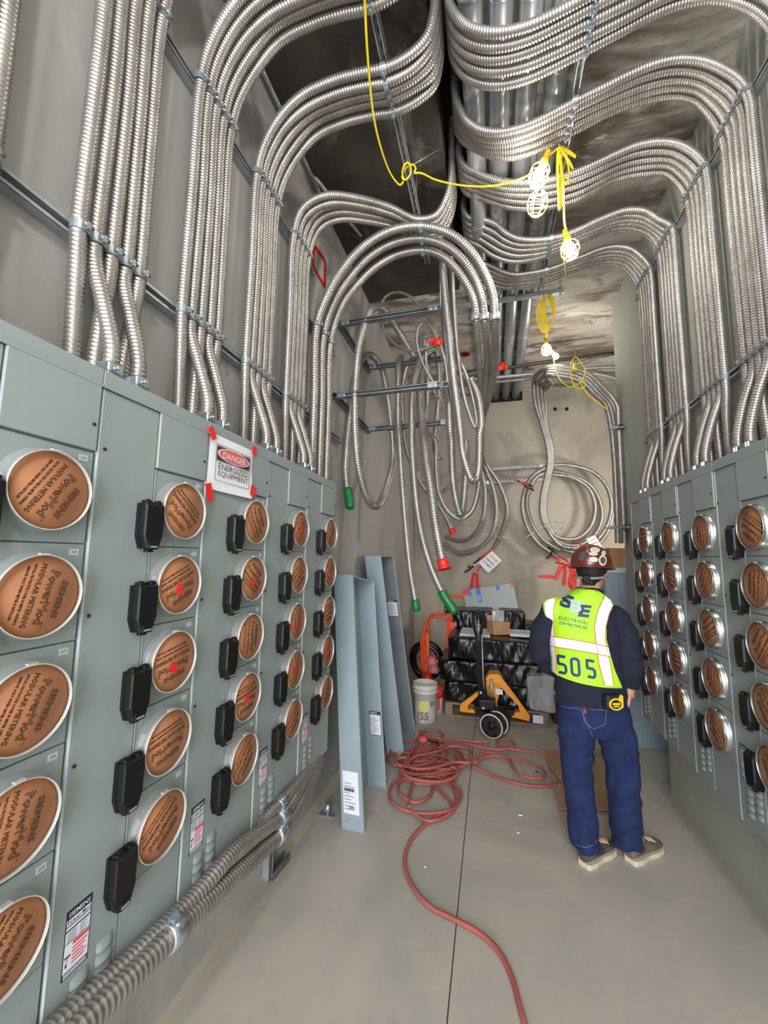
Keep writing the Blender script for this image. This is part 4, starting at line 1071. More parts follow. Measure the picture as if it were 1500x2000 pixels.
# ================================================================== LEANING TROUGHS
def trough(a0, b0, c0, top, x_top, label, lab_side=None, lab_in=None, inner='blue_steel'):
    """open steel wireway: foot corners a0 (by the wall), b0 (outer edge), c0 (far edge) on the floor, top corner seen at `top`"""
    B, C_ = AZ(*b0, 0.0), AZ(*c0, 0.0)
    v = C_ - B; lv = np.linalg.norm(v); v /= lv
    u = np.array((v[1], -v[0], 0.0))                 # outward, square to the opening
    lu = 0.05
    def px_of(P):
        q = AXES @ (P - EYE); return 750 + F * q[0] / q[2]
    while px_of(B - u * lu) > a0[0] and lu < 0.6: lu += 0.002
    A = B - u * lu
    T = AX(*top, x_top) - A
    lt = np.linalg.norm(T); T = T / lt
    t = 0.004
    n = np.cross(u, T); n /= np.linalg.norm(n)
    if n @ v < 0: n = -n
    W = lv
    # box in axes (u: outward, n: away, T: up the length)
    root = empty('steel_trough', A, 0, label, 'wireway')
    def part(name, lo, hi, mats, ch=0.0):
        g = G(); g.xf = xform(np.zeros(3), u, n, T); g.box(lo, hi, 0, ch); return g.build(name, mats, root)
    part('side_panel', (0, 0, 0), (lu, t, lt), ['blue_steel'])
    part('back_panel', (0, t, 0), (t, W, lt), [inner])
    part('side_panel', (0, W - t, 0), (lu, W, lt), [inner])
    part('end_plate', (0.004, t, 0.004), (lu, W - t, 0.010), ['blue_steel'])
    part('end_plate', (0.004, t, lt - 0.010), (lu, W - t, lt - 0.004), ['paint_edge'])
    part('lip', (lu - 0.004, t, 0), (lu, 0.018, lt), ['paint_edge'])
    part('lip', (lu - 0.004, W - 0.018, 0), (lu, W - t, lt), ['paint_edge'])
    for q in (0.25, 0.75):
        g = G(); g.xf = xform(u * lu * q + T * 0.05 - n * 0.001, n, u, T); g.lathe([(0.005, -0.003), (0.005, 0.0)], (0, 0, 0), (1, 0, 0), 8, 0); g.build('rivet', ['zinc'], root)
    g = G(); g.xf = xform(np.zeros(3), u, n, T)
    g.box((0.0042, W * 0.45, lt - 0.16), (0.03, W * 0.55, lt - 0.15), 0); g.box((0.0042, W * 0.47, lt - 0.13), (0.02, W * 0.53, lt - 0.06), 0); g.build('latch_bracket', ['inner_steel'], root)
    def label_on(o, ex, ez, w, h, head):
        en = np.cross(ex, ez); g = G(); g.xf = xform(o, ex, ez, en)
        g.box((0, 0, 0), (w, h, 0.001), 1 if head else 0)
        if head: g.box((0.004, 0.004, 0.0011), (w - 0.004, h * 0.86, 0.0016), 0)
        for i in range(9):
            g.box((0.008, h * (0.10 + 0.075 * i), 0.0016), (w * (0.45 + 0.4 * ((i * 7) % 5) / 5), h * (0.10 + 0.075 * i) + 0.004, 0.002), 2)
        if not head:
            for i in range(14): g.box((0.008 + 0.0052 * i, h * 0.52, 0.0016), (0.0105 + 0.0052 * i + 0.0012 * (i % 3), h * 0.60, 0.0021), 1)
            for i in range(10): g.box((w * 0.35 + 0.004 * i, h * 0.10, 0.0016), (w * 0.35 + 0.002 + 0.004 * i, h * 0.19, 0.0021), 1)
        base = g.xf; g.xf = None
        if head:
            tg = text_geo('SIEMENS', 0.02, 0, bold=0.0003, res=1); V = np.concatenate(tg.v); tg.v = [V * [w * 0.6 / np.ptp(V[:, 0]), h * 0.07 / np.ptp(V[:, 1]), 1]]
            g.geo(tg, 0, base @ xform((w * 0.38, h * 0.93, 0.0022), (1, 0, 0), (0, 1, 0), (0, 0, 1)))
        g.build('shipping_label', ['label', 'ink', 'grey_ink'], root)
    if lab_side: label_on(u * lu * 0.12 - n * 0.002 + T * lab_side[0], u, T, lu * 0.72, lab_side[1], False)
    if lab_in:
        e1 = u if np.cross(u, T) @ n < 0 else -u
        o1 = u * lu * (lab_in[2] if e1 is u else 1 - lab_in[2]) + n * (W - t - 0.0022) + T * lab_in[0]
        label_on(o1, e1, T, lu * lab_in[3], lab_in[1], True)
    return root
trough((668, 1600), (711, 1628), (757, 1540), (652, 1122), -1.14, 'front leaning open steel trough with a white bar-code label near its foot', (0.09, 0.24), (0.42, 0.17, 0.30, 0.62))
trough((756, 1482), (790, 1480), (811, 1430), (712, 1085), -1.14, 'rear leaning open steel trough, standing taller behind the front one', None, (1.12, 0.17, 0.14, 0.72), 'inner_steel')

# ================================================================== BUCKET, CANISTERS, CABLE COIL, HAND TRUCK
c = AZ(821, 1414, 0.0); c[1] += 0.12; c[0] += 0.03
R, h = 0.132, 0.385
bk = empty('bucket', c, 0, 'dusty white plastic bucket with black scrawl and yellow spray beside a trough', 'bucket')
g = G(); g.lathe([(R * 0.86, 0.0), (R * 0.88, 0.01), (R * 0.98, h - 0.09), (R * 1.03, h - 0.088), (R * 1.03, h - 0.075), (R * 0.99, h - 0.073), (R * 1.0, h - 0.05), (R * 1.05, h - 0.048), (R * 1.05, h - 0.036), (R, h - 0.034), (R * 1.01, h - 0.006), (R * 1.04, h), (R * 0.97, h), (R * 0.94, h - 0.05), (R * 0.84, 0.012), (0.001, 0.012)], (0, 0, 0), (0, 0, 1), 28, 0, (True, False)); g.build('shell', ['bucket'], bk)
P = [(R * 1.06 * math.cos(a), R * 1.06 * math.sin(a), h - 0.06 - 0.085 * abs(math.sin((a + PI) / 1.0)) ** 1.0) for a in np.linspace(-PI, 0, 20)]
g = G(); g.tube(P, 0.0022, 5); g.build('handle', ['steel'], bk)
def on_cyl(tg, rad, zc, ac, mat, g):
    V = np.concatenate(tg.v); a = ac + V[:, 0] / rad
    W = np.stack([rad * np.cos(a), rad * np.sin(a), zc + V[:, 1]], 1)
    k = G(); k.v = [W]; k.nv = len(W); k.f = tg.f; g.geo(k, mat)
g = G()
on_cyl(text_geo('(55', 0.10, 0.0022, res=2), R * 0.93, 0.075, -PI / 2 - 0.05, 0, g); g.build('marker_scrawl', ['ink'], bk); g = G(); on_cyl(text_geo('O', 0.06, 0.002, res=2), R * 0.97, 0.20, -PI / 2 + 0.75, 0, g)
g.build('marker_scrawl', ['ink'], bk)
g = G(); rg = []
for z in np.linspace(0.12, 0.24, 5):
    k = math.sin((z - 0.105) / 0.15 * PI) * 0.32
    rg.append([(R * (0.875 + 0.105 * z / h) * 1.035 * math.cos(a), R * (0.875 + 0.105 * z / h) * 1.035 * math.sin(a), z) for a in np.linspace(-PI / 2 - 0.1 - k, -PI / 2 + 0.25 + k, 8)])
g.rings(rg, 0, True, (False, False), False); g.build('spray_patch', ['spray'], bk)

def canister(loc, label, body='canister', tilt=0):
    k = empty('canister', loc, 0, label, 'canister'); r = 0.056
    g = G(); g.lathe([(r, 0), (r, 0.17), (r * 0.98, 0.175)], (0, 0, 0), (0, 0, 1), 20, 0); g.build('body', [body], k)
    g = G(); g.lathe([(r * 1.06, 0.172), (r * 1.06, 0.215), (r * 1.0, 0.235), (r * 0.8, 0.255), (r * 0.8, 0.275), (r * 0.86, 0.28), (r * 0.86, 0.295), (r * 0.4, 0.3)], (0, 0, 0), (0, 0, 1), 20, 0)
    for a in np.linspace(0, 2 * PI, 9)[:-1]: g.box((r * 0.8 * math.cos(a) - 0.006, r * 0.8 * math.sin(a) - 0.006, 0.25), (r * 0.8 * math.cos(a) + 0.006, r * 0.8 * math.sin(a) + 0.006, 0.272))
    g.build('lid', ['red'], k)
    g = G(); a = np.linspace(-PI / 2 + 0.05, -PI / 2 + 0.55, 5)
    g.rings([[(r * 1.012 * math.cos(q), r * 1.012 * math.sin(q), z) for q in a] for z in (0.045, 0.172)], 0, True, (False, False), False); g.build('stripe', ['red'], k)
    g = G(); a = np.linspace(-PI / 2 - 0.45, -PI / 2 + 0.4, 6)
    g.rings([[(r * 1.075 * math.cos(q), r * 1.075 * math.sin(q), z) for q in a] for z in (0.222, 0.233)], 0, True, (False, False), False); g.build('slot', ['dark'], k)
    return k
c = AZ(855, 1392, 0.0)
canister(c, 'pale canister with red stripe and red lid between bucket and pallet')
lids = empty('lid_stack', AZ(836, 1378, 0.0) + np.array((0.0, 0.3, 0)), 0, 'stack of dusty red caps and tins behind the bucket', 'stack')
for i in range(5):
    x, y, z = 0.05 * math.sin(i * 2.3), 0.03 * math.cos(i * 1.7), 0.0 + 0.098 * i
    g = G(); g.lathe([(0.066, z), (0.069, z + 0.012), (0.066, z + 0.05), (0.05, z + 0.066), (0.05, z + 0.088), (0.056, z + 0.092), (0.052, z + 0.0975)], (x, y, 0), (0.02 * math.sin(i), 0, 1), 16, 0)
    for a in np.linspace(0, 2 * PI, 7)[:-1]: g.box((x + 0.058 * math.cos(a) - 0.01, y + 0.058 * math.sin(a) - 0.01, z + 0.02), (x + 0.058 * math.cos(a) + 0.01, y + 0.058 * math.sin(a) + 0.01, z + 0.058))
    g.build('tin', ['lid_pink' if i != 2 else 'red'], lids)
coil = empty('cable_coil', AY(832, 1318, 5.35) * np.array((1, 1, 0)) , 0, 'black wrapped cable coil leaning in the corner behind the hand truck', 'coil')
cz = 0.47
g = G()
for i in range(7):
    r0 = 0.165 + 0.012 * (i % 4); yo = -0.03 + 0.016 * i
    g.tube([(r0 * math.cos(a) + 0.01 * math.sin(3 * a + i), yo + 0.012 * math.sin(2 * a + i), cz - 0.29 + 0.21 + r0 * 1.15 * math.sin(a)) for a in np.linspace(0, 2 * PI, 40)], 0.026, 7, 0)
g.build('winding', ['film'], coil)
g = G(); g.tube([(-0.1, -0.03, 0.42), (0.0, -0.06, 0.47), (0.09, -0.05, 0.41)], 0.016, 6, 0); g.build('red_cord', ['lid_pink'], coil)
g = G(); g.box((0.0, -0.075, 0.26), (0.09, -0.068, 0.36)); g.build('label', ['label'], coil)

ht = empty('hand_truck', AY(850, 1330, 5.25) * np.array((1, 1, 0)), 0, 'orange tubular hand truck standing behind the bucket and canister', 'hand truck')
HB = np.array(ht.location)
def htube(pts, r=0.017, n=8, name='frame_tube', mat='orange', sm=True):
    g = G(); g.tube(spline([q - HB for q in pts], 0.03) if sm else np.array([q - HB for q in pts]), r, n); return g.build(name, [mat], ht)
y = 5.25
htube([AY(827, 1345, y), AY(828, 1290, y), AY(828, 1232, y), AY(829, 1222, y), AY(834, 1212, y), AY(843, 1206, y), AY(860, 1206, y), AY(875, 1208, y)])
htube([AY(838, 1330, y + 0.12), AY(838, 1270, y + 0.12), AY(838, 1212, y + 0.12), AY(841, 1203, y + 0.12), AY(850, 1199, y + 0.12), AY(862, 1199, y + 0.12), AY(872, 1200, y + 0.12)])
htube([AY(824, 1305, y), AY(824, 1245, y), AY(827, 1238, y), AY(833, 1232, y + 0.06)])
htube([AY(877, 1260, y), AY(877, 1210, y)], 0.022); htube([AY(884, 1250, y + 0.1), AY(884, 1175, y + 0.1), AY(884, 1168, y + 0.1), AY(889, 1164, y + 0.1), AY(897, 1164, y + 0.1), AY(906, 1165, y + 0.1)])
htube([AY(882, 1162, y + 0.1), AY(880, 1200, y + 0.1), AY(878, 1340, y + 0.05)], 0.018)
for pts in ([AY(880, 1225, y), AY(886, 1240, y)],): pass
g = G(); q0, q1 = AY(871, 1215, y) - HB, AY(889, 1330, y) - HB; g.box((q0[0], -0.01, q1[2]), (q1[0], 0.02, q0[2])); g.build('mast_plate', ['orange'], ht)
g = G(); q0, q1 = AY(832, 1235, y + .05) - HB, AY(839, 1330, y + .05) - HB; g.box((q0[0], 0.02, q1[2]), (q1[0], 0.05, q0[2])); g.build('mast_plate', ['orange'], ht)
g = G(); q = AY(873, 1190, y) - HB; g.lathe([(0.03, -0.02), (0.05, -0.02), (0.05, 0.02), (0.03, 0.02)], q, (1, 0.6, 0), 14, 0); g.lathe([(0.026, -0.022), (0.026, 0.022)], q, (1, 0.6, 0), 12, 1); g.build('caster', ['black_dull', 'steel'], ht)
g = G(); q = AY(832, 1345, y) - HB; g.box((q[0] - 0.05, -0.1, 0), (q[0] + 0.32, 0.1, 0.02)); g.build('toe_plate', ['orange'], ht)
for xx in (-0.02, 0.26):
    g = G(); g.lathe([(0.07, -0.02), (0.08, -0.015), (0.08, 0.015), (0.07, 0.02)], (q[0] + xx, 0.13, 0.08), (1, 0, 0), 16, 0); g.build('wheel', ['black_dull'], ht)
# metal sheet standing behind the hand truck legs
# ================================================================== PALLET WITH WRAPPED BUNDLES
PX0, PX1, PY0, PY1 = -0.51, 0.545, 4.63, 5.75
pal = empty('pallet', ((PX0 + PX1) / 2, PY0, 0), 0, 'worn wooden pallet under the black wrapped bundles', 'pallet')
def pp(name, lo, hi, mat='wood'):
    g = G(); g.box(np.array(lo) - np.array(pal.location), np.array(hi) - np.array(pal.location), 0, 0.004); return g.build(name, [mat], pal)
for i in range(7):
    y0 = PY0 + i * (PY1 - PY0 - 0.1) / 6; pp('deck_board', (PX0, y0, 0.122), (PX1, y0 + 0.1, 0.142))
for i in range(3):
    y0 = PY0 + i * (PY1 - PY0 - 0.1) / 2; pp('bottom_board', (PX0, y0, 0.0), (PX1, y0 + 0.1, 0.018))
for x0 in (PX0, (PX0 + PX1) / 2 - 0.04, PX1 - 0.08):
    for i in range(3):
        y0 = PY0 + 0.004 + i * (PY1 - PY0 - 0.1) / 2; pp('block', (x0, y0, 0.019), (x0 + 0.08, y0 + 0.092, 0.121))
g = G(); g.box(np.array((0.40, PY0 - 0.006, 0.03)) - np.array(pal.location), np.array((0.50, PY0 - 0.001, 0.11)) - np.array(pal.location)); g.build('paper_label', ['label'], pal)

def wrapped(lo, hi, label, seed, mat='film', slump=0.035, amp=0.013, cat='bundle'):
    """soft stretch-wrapped bundle: rounded block with diagonal tension creases"""
    lo, hi = np.array(lo), np.array(hi); c = (lo + hi) / 2; h = (hi - lo) / 2
    bm = bmesh.new(); bmesh.ops.create_cube(bm, size=2)
    bmesh.ops.subdivide_edges(bm, edges=bm.edges[:], cuts=44, use_grid_fill=True)
    r = np.random.default_rng(seed); ph = r.uniform(0, 6, 12)
    for v in bm.verts:
        p = np.array(v.co)
        q = np.sign(p) * np.abs(p)
        n6 = (np.abs(p) ** 16).sum() ** (1 / 16); q = p / n6
        x, y, z = q * h
        s = x * 1.0 + y * 0.7
        k = math.sin(20 * (s + 0.9 * z) + ph[0] + 1.6 * math.sin(5 * s + ph[1])) + 0.8 * math.sin(46 * (s - 0.5 * z) + ph[2] + 2 * math.sin(7 * z + ph[3])) + 0.5 * math.sin(90 * (s + 0.3 * z) + ph[4] + 2 * math.sin(9 * s))
        k2 = math.sin(6 * x + ph[5]) * math.sin(7 * z + 4 * y + ph[6])
        m = 1 + (amp * k * 0.5 + slump * 0.35 * k2) / max(h.max(), 0.3)
        v.co = Vector((c[0] + x * m, c[1] + y * m, c[2] + z * (1 + 0.25 * (m - 1)) + (slump * 0.25 * math.sin(4 * x + ph[7]) if z > 0 else 0)))
        if v.co.z < lo[2]: v.co.z = lo[2]
    g = G(); g.bm(bm, 0, True); o = g.build('wrapped_bundle', [mat]); return tag(o, label, cat)
wrapped((PX0 - 0.02, PY0 + 0.02, 0.143), (PX1 - 0.06, PY1, 0.372), 'bottom layer of black wrapped bundles, resting directly on the pallet', 3)
wrapped((PX0 - 0.07, PY0 - 0.02, 0.365), (PX1 - 0.03, PY1, 0.61), 'middle layer of black wrapped bundles behind the pallet jack', 5)
wrapped((PX0 + 0.02, PY0 + 0.0, 0.602), (PX1 - 0.02, PY1 + 0.02, 0.84), 'top full layer of black wrapped bundles under the cardboard box', 8)
wrapped((PX0 + 0.02, 5.25, 0.835), (0.02, 5.75, 1.06), 'small black wrapped pile on the stack below the green conduit tip', 12)
wrapped((0.10, 5.35, 0.835), (0.40, 5.72, 1.08), 'shiny black wrapped pile on the stack behind the cardboard box', 14)
wrapped((0.38, 5.2, 0.835), (0.62, 5.6, 0.95), 'flat black wrapped pile on the stack beside the worker\'s arm', 17)
o = wrapped((0.34, 4.50, 0.19), (0.60, 4.68, 0.52), 'loose grey silver plastic sheet draped at the pallet corner by the worker', 21, 'clearfilm', 0.10, 0.03, 'plastic sheet')
g = G(); g.box((-0.36, 4.75, 0.845), (-0.02, 5.22, 0.862), 0, 0.003); tag(g.build('white_sheet', ['label']), 'flat white sheet lying on the black stack left of the cardboard box', 'sheet')
g = G(); g.box((0.20, 4.85, 0.850), (0.56, 5.15, 0.885), 0, 0.004); tag(g.build('white_carton', ['label']), 'flat white carton lying on the black stack right of the cardboard box', 'carton')
# clear bag in an open cardboard box
bx = empty('cardboard_box', (0.075, 4.98, 0.852), 0.42, 'small open cardboard box on the black wrapped stack', 'box')
w_, d_, h_ = 0.105, 0.085, 0.145
for lo, hi in (((-w_, -d_, 0), (w_, -d_ + .004, h_)), ((-w_, d_ - .004, 0), (w_, d_, h_)), ((-w_, -d_, 0), (-w_ + .004, d_, h_)), ((w_ - .004, -d_, 0), (w_, d_, h_)), ((-w_, -d_, 0), (w_, d_, .004))):
    g = G(); g.box(lo, hi); g.build('box_wall', ['cardboard'], bx)
g = G(); g.prism([(-w_, 0), (w_, 0), (w_ * 0.9, 0.06), (-w_ * 0.9, 0.06)], (0, d_, h_), (1, 0, 0), (0, 0.45, 0.89), (0, 1, 0), 0.004); g.build('box_flap', ['cardboard'], bx)
o = wrapped((0.0, 4.93, 0.99), (0.14, 5.03, 1.11), 'crumpled clear plastic bag standing in the cardboard box', 31, 'clearfilm', 0.05, 0.02, 'plastic bag')
# grey-green cover panel with tape
def panel_board():
    p = [AY(904, 1152, 5.80), AY(1002, 1138, 5.80), AY(1013, 1187, 5.72), AY(912, 1201, 5.72)]
    ex = p[1] - p[0]; w = np.linalg.norm(ex); ex /= w; ez = (p[0] - p[3] + p[1] - p[2]) / 2; h = np.linalg.norm(ez); ez -= ex * (ez @ ex); ez /= np.linalg.norm(ez)
    n = np.cross(ex, ez); B = empty('cover_panel', p[3], 0, 'grey-green steel cover panel with blue tape leaning above the black stack', 'panel')
    def piece(name, lo, hi, m, ch=0.0):
        g = G(); g.xf = xform(np.zeros(3), ex, ez, n); g.box(lo, hi, 0, ch); return g.build(name, [m], B)
    piece('sheet', (0, -0.02, -0.02), (w, h, 0), 'paint', 0.004)
    for u, v, a, b in ((0.10, 0.72, 0.04, 0.11), (0.26, 0.42, 0.055, 0.2), (0.66, 0.80, 0.045, 0.13)):
        piece('blue_tape', (w * u, h * v, -0.0005), (w * u + a, min(h * v + b, h), 0.0015), 'bluetape')
    piece('red_tape', (-0.005, h * 0.78, -0.0005), (0.07, h * 1.01, 0.002), 'red'); piece('red_tape', (w - 0.035, h * 0.86, -0.0005), (w + 0.004, h * 1.02, 0.002), 'red')
    for i, z in enumerate((0.50, 0.56, 0.62, 0.68)): piece('handwriting', (w * 0.27, h * z, 0.0012), (w * 0.27 + 0.03 + 0.008 * (i % 2), h * z + 0.006, 0.0018), 'label')
panel_board()
# dark tool bag by the worker
wrapped((0.62, 4.75, 0.0), (0.82, 5.05, 0.22), 'dark maroon bag on the floor behind the worker\'s left hip', 41, 'maroon_pipe', 0.05, 0.02, 'bag')

# ================================================================== PALLET JACK
pj = empty('pallet_jack', AZ(962, 1430, 0.0), 0, 'amber pallet jack with black upright handle in front of the pallet', 'pallet jack')
JB = np.array(pj.location)
yj = 4.50
def J(px, py, y=yj): return AY(px, py, y) - JB
def plate(px_poly, y, d, mat, name, ch=0):
    P = np.array([J(a, b, y) for a, b in px_poly]); n = len(P)
    v = np.concatenate([P, P + np.array((0, d, 0))]); g = G()
    g.add(v, [tuple(range(n)), tuple(range(n, 2 * n))[::-1]] + [(i, n + i, n + (i + 1) % n, (i + 1) % n) for i in range(n)], 0)
    return g.build(name, [mat], pj)
plate([(948, 1336), (957, 1320), (973, 1320), (981, 1332), (971, 1372), (972, 1385), (948, 1385), (945, 1360)], yj + 0.065, 0.03, 'jack', 'back_plate')
plate([(970, 1320), (981, 1325), (1035, 1398), (1034, 1409), (1000, 1400), (1002, 1392), (1016, 1391), (1012, 1378), (970, 1333)], yj - 0.02, 0.05, 'jack', 'side_arm')
plate([(954, 1322), (962, 1318), (966, 1328), (914, 1378), (914, 1386), (926, 1386), (927, 1392), (898, 1389), (899, 1376), (942, 1344)], yj - 0.02, 0.05, 'jack', 'side_arm')
plate([(948, 1326), (955, 1317), (975, 1317), (983, 1328), (972, 1338), (965, 1332), (957, 1338)], yj - 0.05, 0.16, 'jack', 'top_bridge')
for px0, px1, py0, py1 in ((1000, 1034, 1393, 1409), (898, 927, 1377, 1392)):
    a, b = J(px0, py1), J(px1, py0)
    g = G(); g.box((a[0], 0.28, 0.055), (b[0], 1.35, 0.115), 0, 0.006); g.build('fork', ['jack'], pj)
plate([(926, 1379), (1006, 1388), (1004, 1398), (926, 1388)], yj - 0.03, 0.06, 'black', 'axle_frame')
g = G(); a, b = J(935, 1360, 4.36), J(970, 1387, 4.36); g.box((a[0], a[1] - 0.05, b[2]), (b[0] - 0.01, a[1] + 0.09, a[2] - 0.015), 0, 0.012); g.build('pump_body', ['black'], pj)
g = G(); q = J(960, 1360, 4.42); g.lathe([(0.014, -0.03), (0.014, 0.17)], q, (0, 0, 1), 12, 0); g.build('piston', ['steel'], pj)
for px, py in ((939, 1352), (944, 1382)):
    g = G(); g.lathe([(0.012, -0.01), (0.012, 0.02)], J(px, py, 4.30), (0, -1, 0), 10, 0); g.build('pivot_bolt', ['steel'], pj)
g = G(); g.box(J(968, 1346, 4.56) + np.array((0, -0.002, -0.05)), J(978, 1346, 4.56) + np.array((0.02, 0.0, 0.0))); g.build('plate_label', ['label'], pj)
lo_ = J(944, 1362, 4.40); hi_ = J(934, 1240, 4.28)
g = G(); P = np.array([lo_, lo_ + (J(936, 1300, 4.34) - lo_), hi_])
R_ = []
for p, (w, d) in zip(P, ((0.046, 0.035), (0.034, 0.026), (0.024, 0.02))): R_.append([p + np.array((x, y, 0)) for x, y in ((-w, -d), (w, -d), (w, d), (-w, d))])
g.rings(R_, 0, False); g.build('handle_post', ['black'], pj)
loop = [hi_ + np.array(q) for q in ((-0.014, 0, -0.02), (-0.03, -0.01, 0.04), (-0.048, -0.02, 0.13), (-0.045, -0.025, 0.19), (-0.02, -0.03, 0.23), (0.014, -0.03, 0.235), (0.042, -0.025, 0.2), (0.05, -0.02, 0.14), (0.032, -0.01, 0.05), (0.014, 0, -0.02))]
g = G(); g.tube(spline(loop, 0.015), 0.015, 10); g.build('handle_loop', ['black'], pj)
g = G(); g.tube([hi_ + np.array((0.004, -0.025, -0.05)), hi_ + np.array((0.006, -0.03, 0.16))], 0.006, 6); g.build('release_lever', ['steel'], pj)
g = G(); g.tube([J(941, 1240, 4.26), J(944, 1330, 4.30), J(946, 1345, 4.31)], 0.007, 6); g.build('release_rod', ['steel'], pj)
ax = np.array((-0.30, -0.95, 0.0)); ax /= np.linalg.norm(ax)
for k, (px, py, yy) in enumerate(((961, 1410, 4.20), (972, 1405, 4.30))):
    q = J(px, py, yy); q[2] = 0.118
    g = G(); g.lathe([(0.06, -0.028), (0.104, -0.030), (0.118, -0.02), (0.118, 0.02), (0.104, 0.030), (0.06, 0.028)], q, ax, 30, 0); g.build('steer_wheel', ['black_dull'], pj)
    g = G(); g.lathe([(0.100, 0.0305), (0.113, 0.027), (0.113, 0.031), (0.100, 0.0325), (0.100, 0.0305)], q, ax, 30, 0, (False, False)); g.build('wheel_rim', ['bucket'], pj)
    g = G(); g.lathe([(0.034, 0.024), (0.034, 0.036), (0.014, 0.038)], q, ax, 14, 0)
    for w in range(6):
        a_ = w * PI / 3; u_ = np.cross(ax, (0, 0, 1)); d_ = u_ * math.cos(a_) + np.array((0, 0, 1)) * math.sin(a_); g.tube([q + ax * 0.03 + d_ * 0.03, q + ax * 0.03 + d_ * 0.095], 0.006, 5)
    g.build('wheel_hub', ['black'], pj)

# ================================================================== HOSE, FLOOR CARD, DEBRIS
def on_floor(px, z0=0.013): return [AZ(a, b, z0 if not isinstance(z0, list) else z0[i]) for i, (a, b) in enumerate(px)]
def cc(l): return [(760 + a / 3.333, 1400 + b / 3.333) for a, b in l]
main = cc([(900, 2060), (880, 1990), (855, 1900), (800, 1700), (720, 1540), (600, 1420), (420, 1320), (280, 1250), (180, 1150), (120, 1040), (100, 940), (130, 830), (190, 750), (260, 690), (340, 640), (430, 590), (470, 530), (460, 480), (400, 430), (300, 370), (180, 355), (90, 390), (20, 450), (0, 510), (20, 570), (80, 610), (160, 640), (240, 690), (330, 680), (420, 620), (440, 540), (400, 460), (320, 410), (240, 400), (170, 430), (140, 490), (130, 560), (130, 610)])
loops = [main]
def ell(cx, cy, rx, ry, a0, a1, n, tilt=0.0, wob=0.0, ph=0.0):
    out = []
    for a in np.linspace(a0, a1, n):
        r = 1 + wob * math.sin(2.3 * a + ph) + wob * 0.6 * math.sin(3.7 * a + 2 * ph)
        x, y = rx * r * math.cos(a), ry * r * math.sin(a)
        out.append((cx + x * math.cos(tilt) - y * math.sin(tilt), cy + x * math.sin(tilt) + y * math.cos(tilt)))
    return out
loops.append(cc([(170, 640), (300, 640), (420, 600)] + ell(170, 470, 105, 100, -0.6, 5.2, 22, 0, 0.06, 1.0)))
path = []
for i in range(8):
    cx = 250 + 70 * math.sin(i * 1.9); cy = 330 - 10 * i + 36 * math.cos(i * 2.7)
    path += ell(cx, cy, 165 - 22 * (i % 3) + 24 * math.sin(i * 1.3), 78 + 26 * math.sin(i * 2.2), i * 0.6, i * 0.6 + 2 * PI - 0.5, 15, 0.05 * math.sin(i), 0.10, i * 1.1)
loops.append(cc(path))
loops.append(cc([(540, 320), (680, 385), (820, 432), (950, 452), (1050, 448), (1110, 430), (1150, 402), (1240, 350)]))
loops.append(cc([(560, 300), (620, 262), (700, 255), (780, 285), (810, 340), (850, 385), (930, 410), (1000, 405), (1020, 375), (980, 330), (900, 295), (780, 265), (650, 240), (560, 275), (520, 310), (430, 345), (300, 345)]))
loops.append(cc([(330, 190), (420, 185), (520, 185), (600, 205), (700, 222), (780, 212), (820, 195), (800, 165), (750, 150), (705, 158), (705, 180), (760, 203), (850, 222), (960, 240), (1060, 268), (1150, 305), (1260, 340)]))
loops.append(cc([(655, 165), (560, 170), (450, 160), (330, 165), (290, 200), (310, 240), (300, 280), (220, 315), (120, 330), (60, 320), (50, 290), (90, 275), (140, 285)]))
loops.append(cc([(200, 100), (250, 130), (330, 150), (350, 120), (310, 95), (240, 90), (200, 120), (180, 160), (160, 210), (130, 260), (110, 310), (90, 360), (130, 400), (230, 420), (350, 420), (430, 390), (450, 350), (400, 330)]))
loops.append(cc([(500, 280), (530, 250), (520, 220), (470, 200), (390, 195), (330, 220), (250, 240), (180, 260), (130, 300), (140, 340), (220, 350), (330, 330), (420, 300), (530, 300)]))
g = G(); hr = 0.0115
for k, l in enumerate(loops):
    zz = hr + 0.001 + (0 if k in (0, 3) else 0.0075 * k)
    pts = on_floor(l, zz)
    P = spline(pts, 0.018)
    P[:, 2] += 0.012 * (0.5 + 0.5 * np.sin(np.arange(len(P)) * 0.11 + k)) * (1 if k not in (0, 3) else 0.0)
    if k == 0: P[:, 2] += np.linspace(0, 0.03, len(P)) * 0.6
    g.tube(P, hr, 7)
o = tag(g.build('air_hose', ['hose']), 'long dusty red hose tangled on the floor, trailing toward the viewer', 'hose')
q = AZ(826, 1445, 0.06)
bm = bmesh.new(); bmesh.ops.create_uvsphere(bm, u_segments=14, v_segments=10, radius=0.036)
for v in bm.verts: v.co = Vector((v.co.x * 1.25 + q[0], v.co.y + q[1], v.co.z * 0.9 + q[2]))
g = G(); g.bm(bm, 0, True); g.build('plug_ball', ['pink_ink'], o)
g = G()
for i in range(4): g.tube(spline([AZ(836 + 4 * i, 1444 + 2 * i, 0.07), AZ(846 + 3 * i, 1450, 0.085), AZ(856, 1450 + 2 * i, 0.07)], 0.02), 0.008, 5)
g.build('wire_tie', ['black_dull'], o)
cs = [AZ(1063, 1468, 0), AZ(1232, 1464, 0), AZ(1206, 1588, 0), AZ(1093, 1586, 0)]
g = G(); P = np.array(cs); v = np.concatenate([P + [0, 0, 0.004], P + [0, 0, 0.010]]); v[[2, 3, 6, 7], 2] += 0.012
g.add(v, [(0, 1, 2, 3), (4, 7, 6, 5), (0, 4, 5, 1), (1, 5, 6, 2), (2, 6, 7, 3), (3, 7, 4, 0)])
fc = tag(g.build('cardboard_sheet', ['floorcard']), 'flat dusty cardboard sheet on the floor under the worker', 'cardboard')
a, b = AZ(1072, 1498, 0.013), AZ(1103, 1540, 0.018)
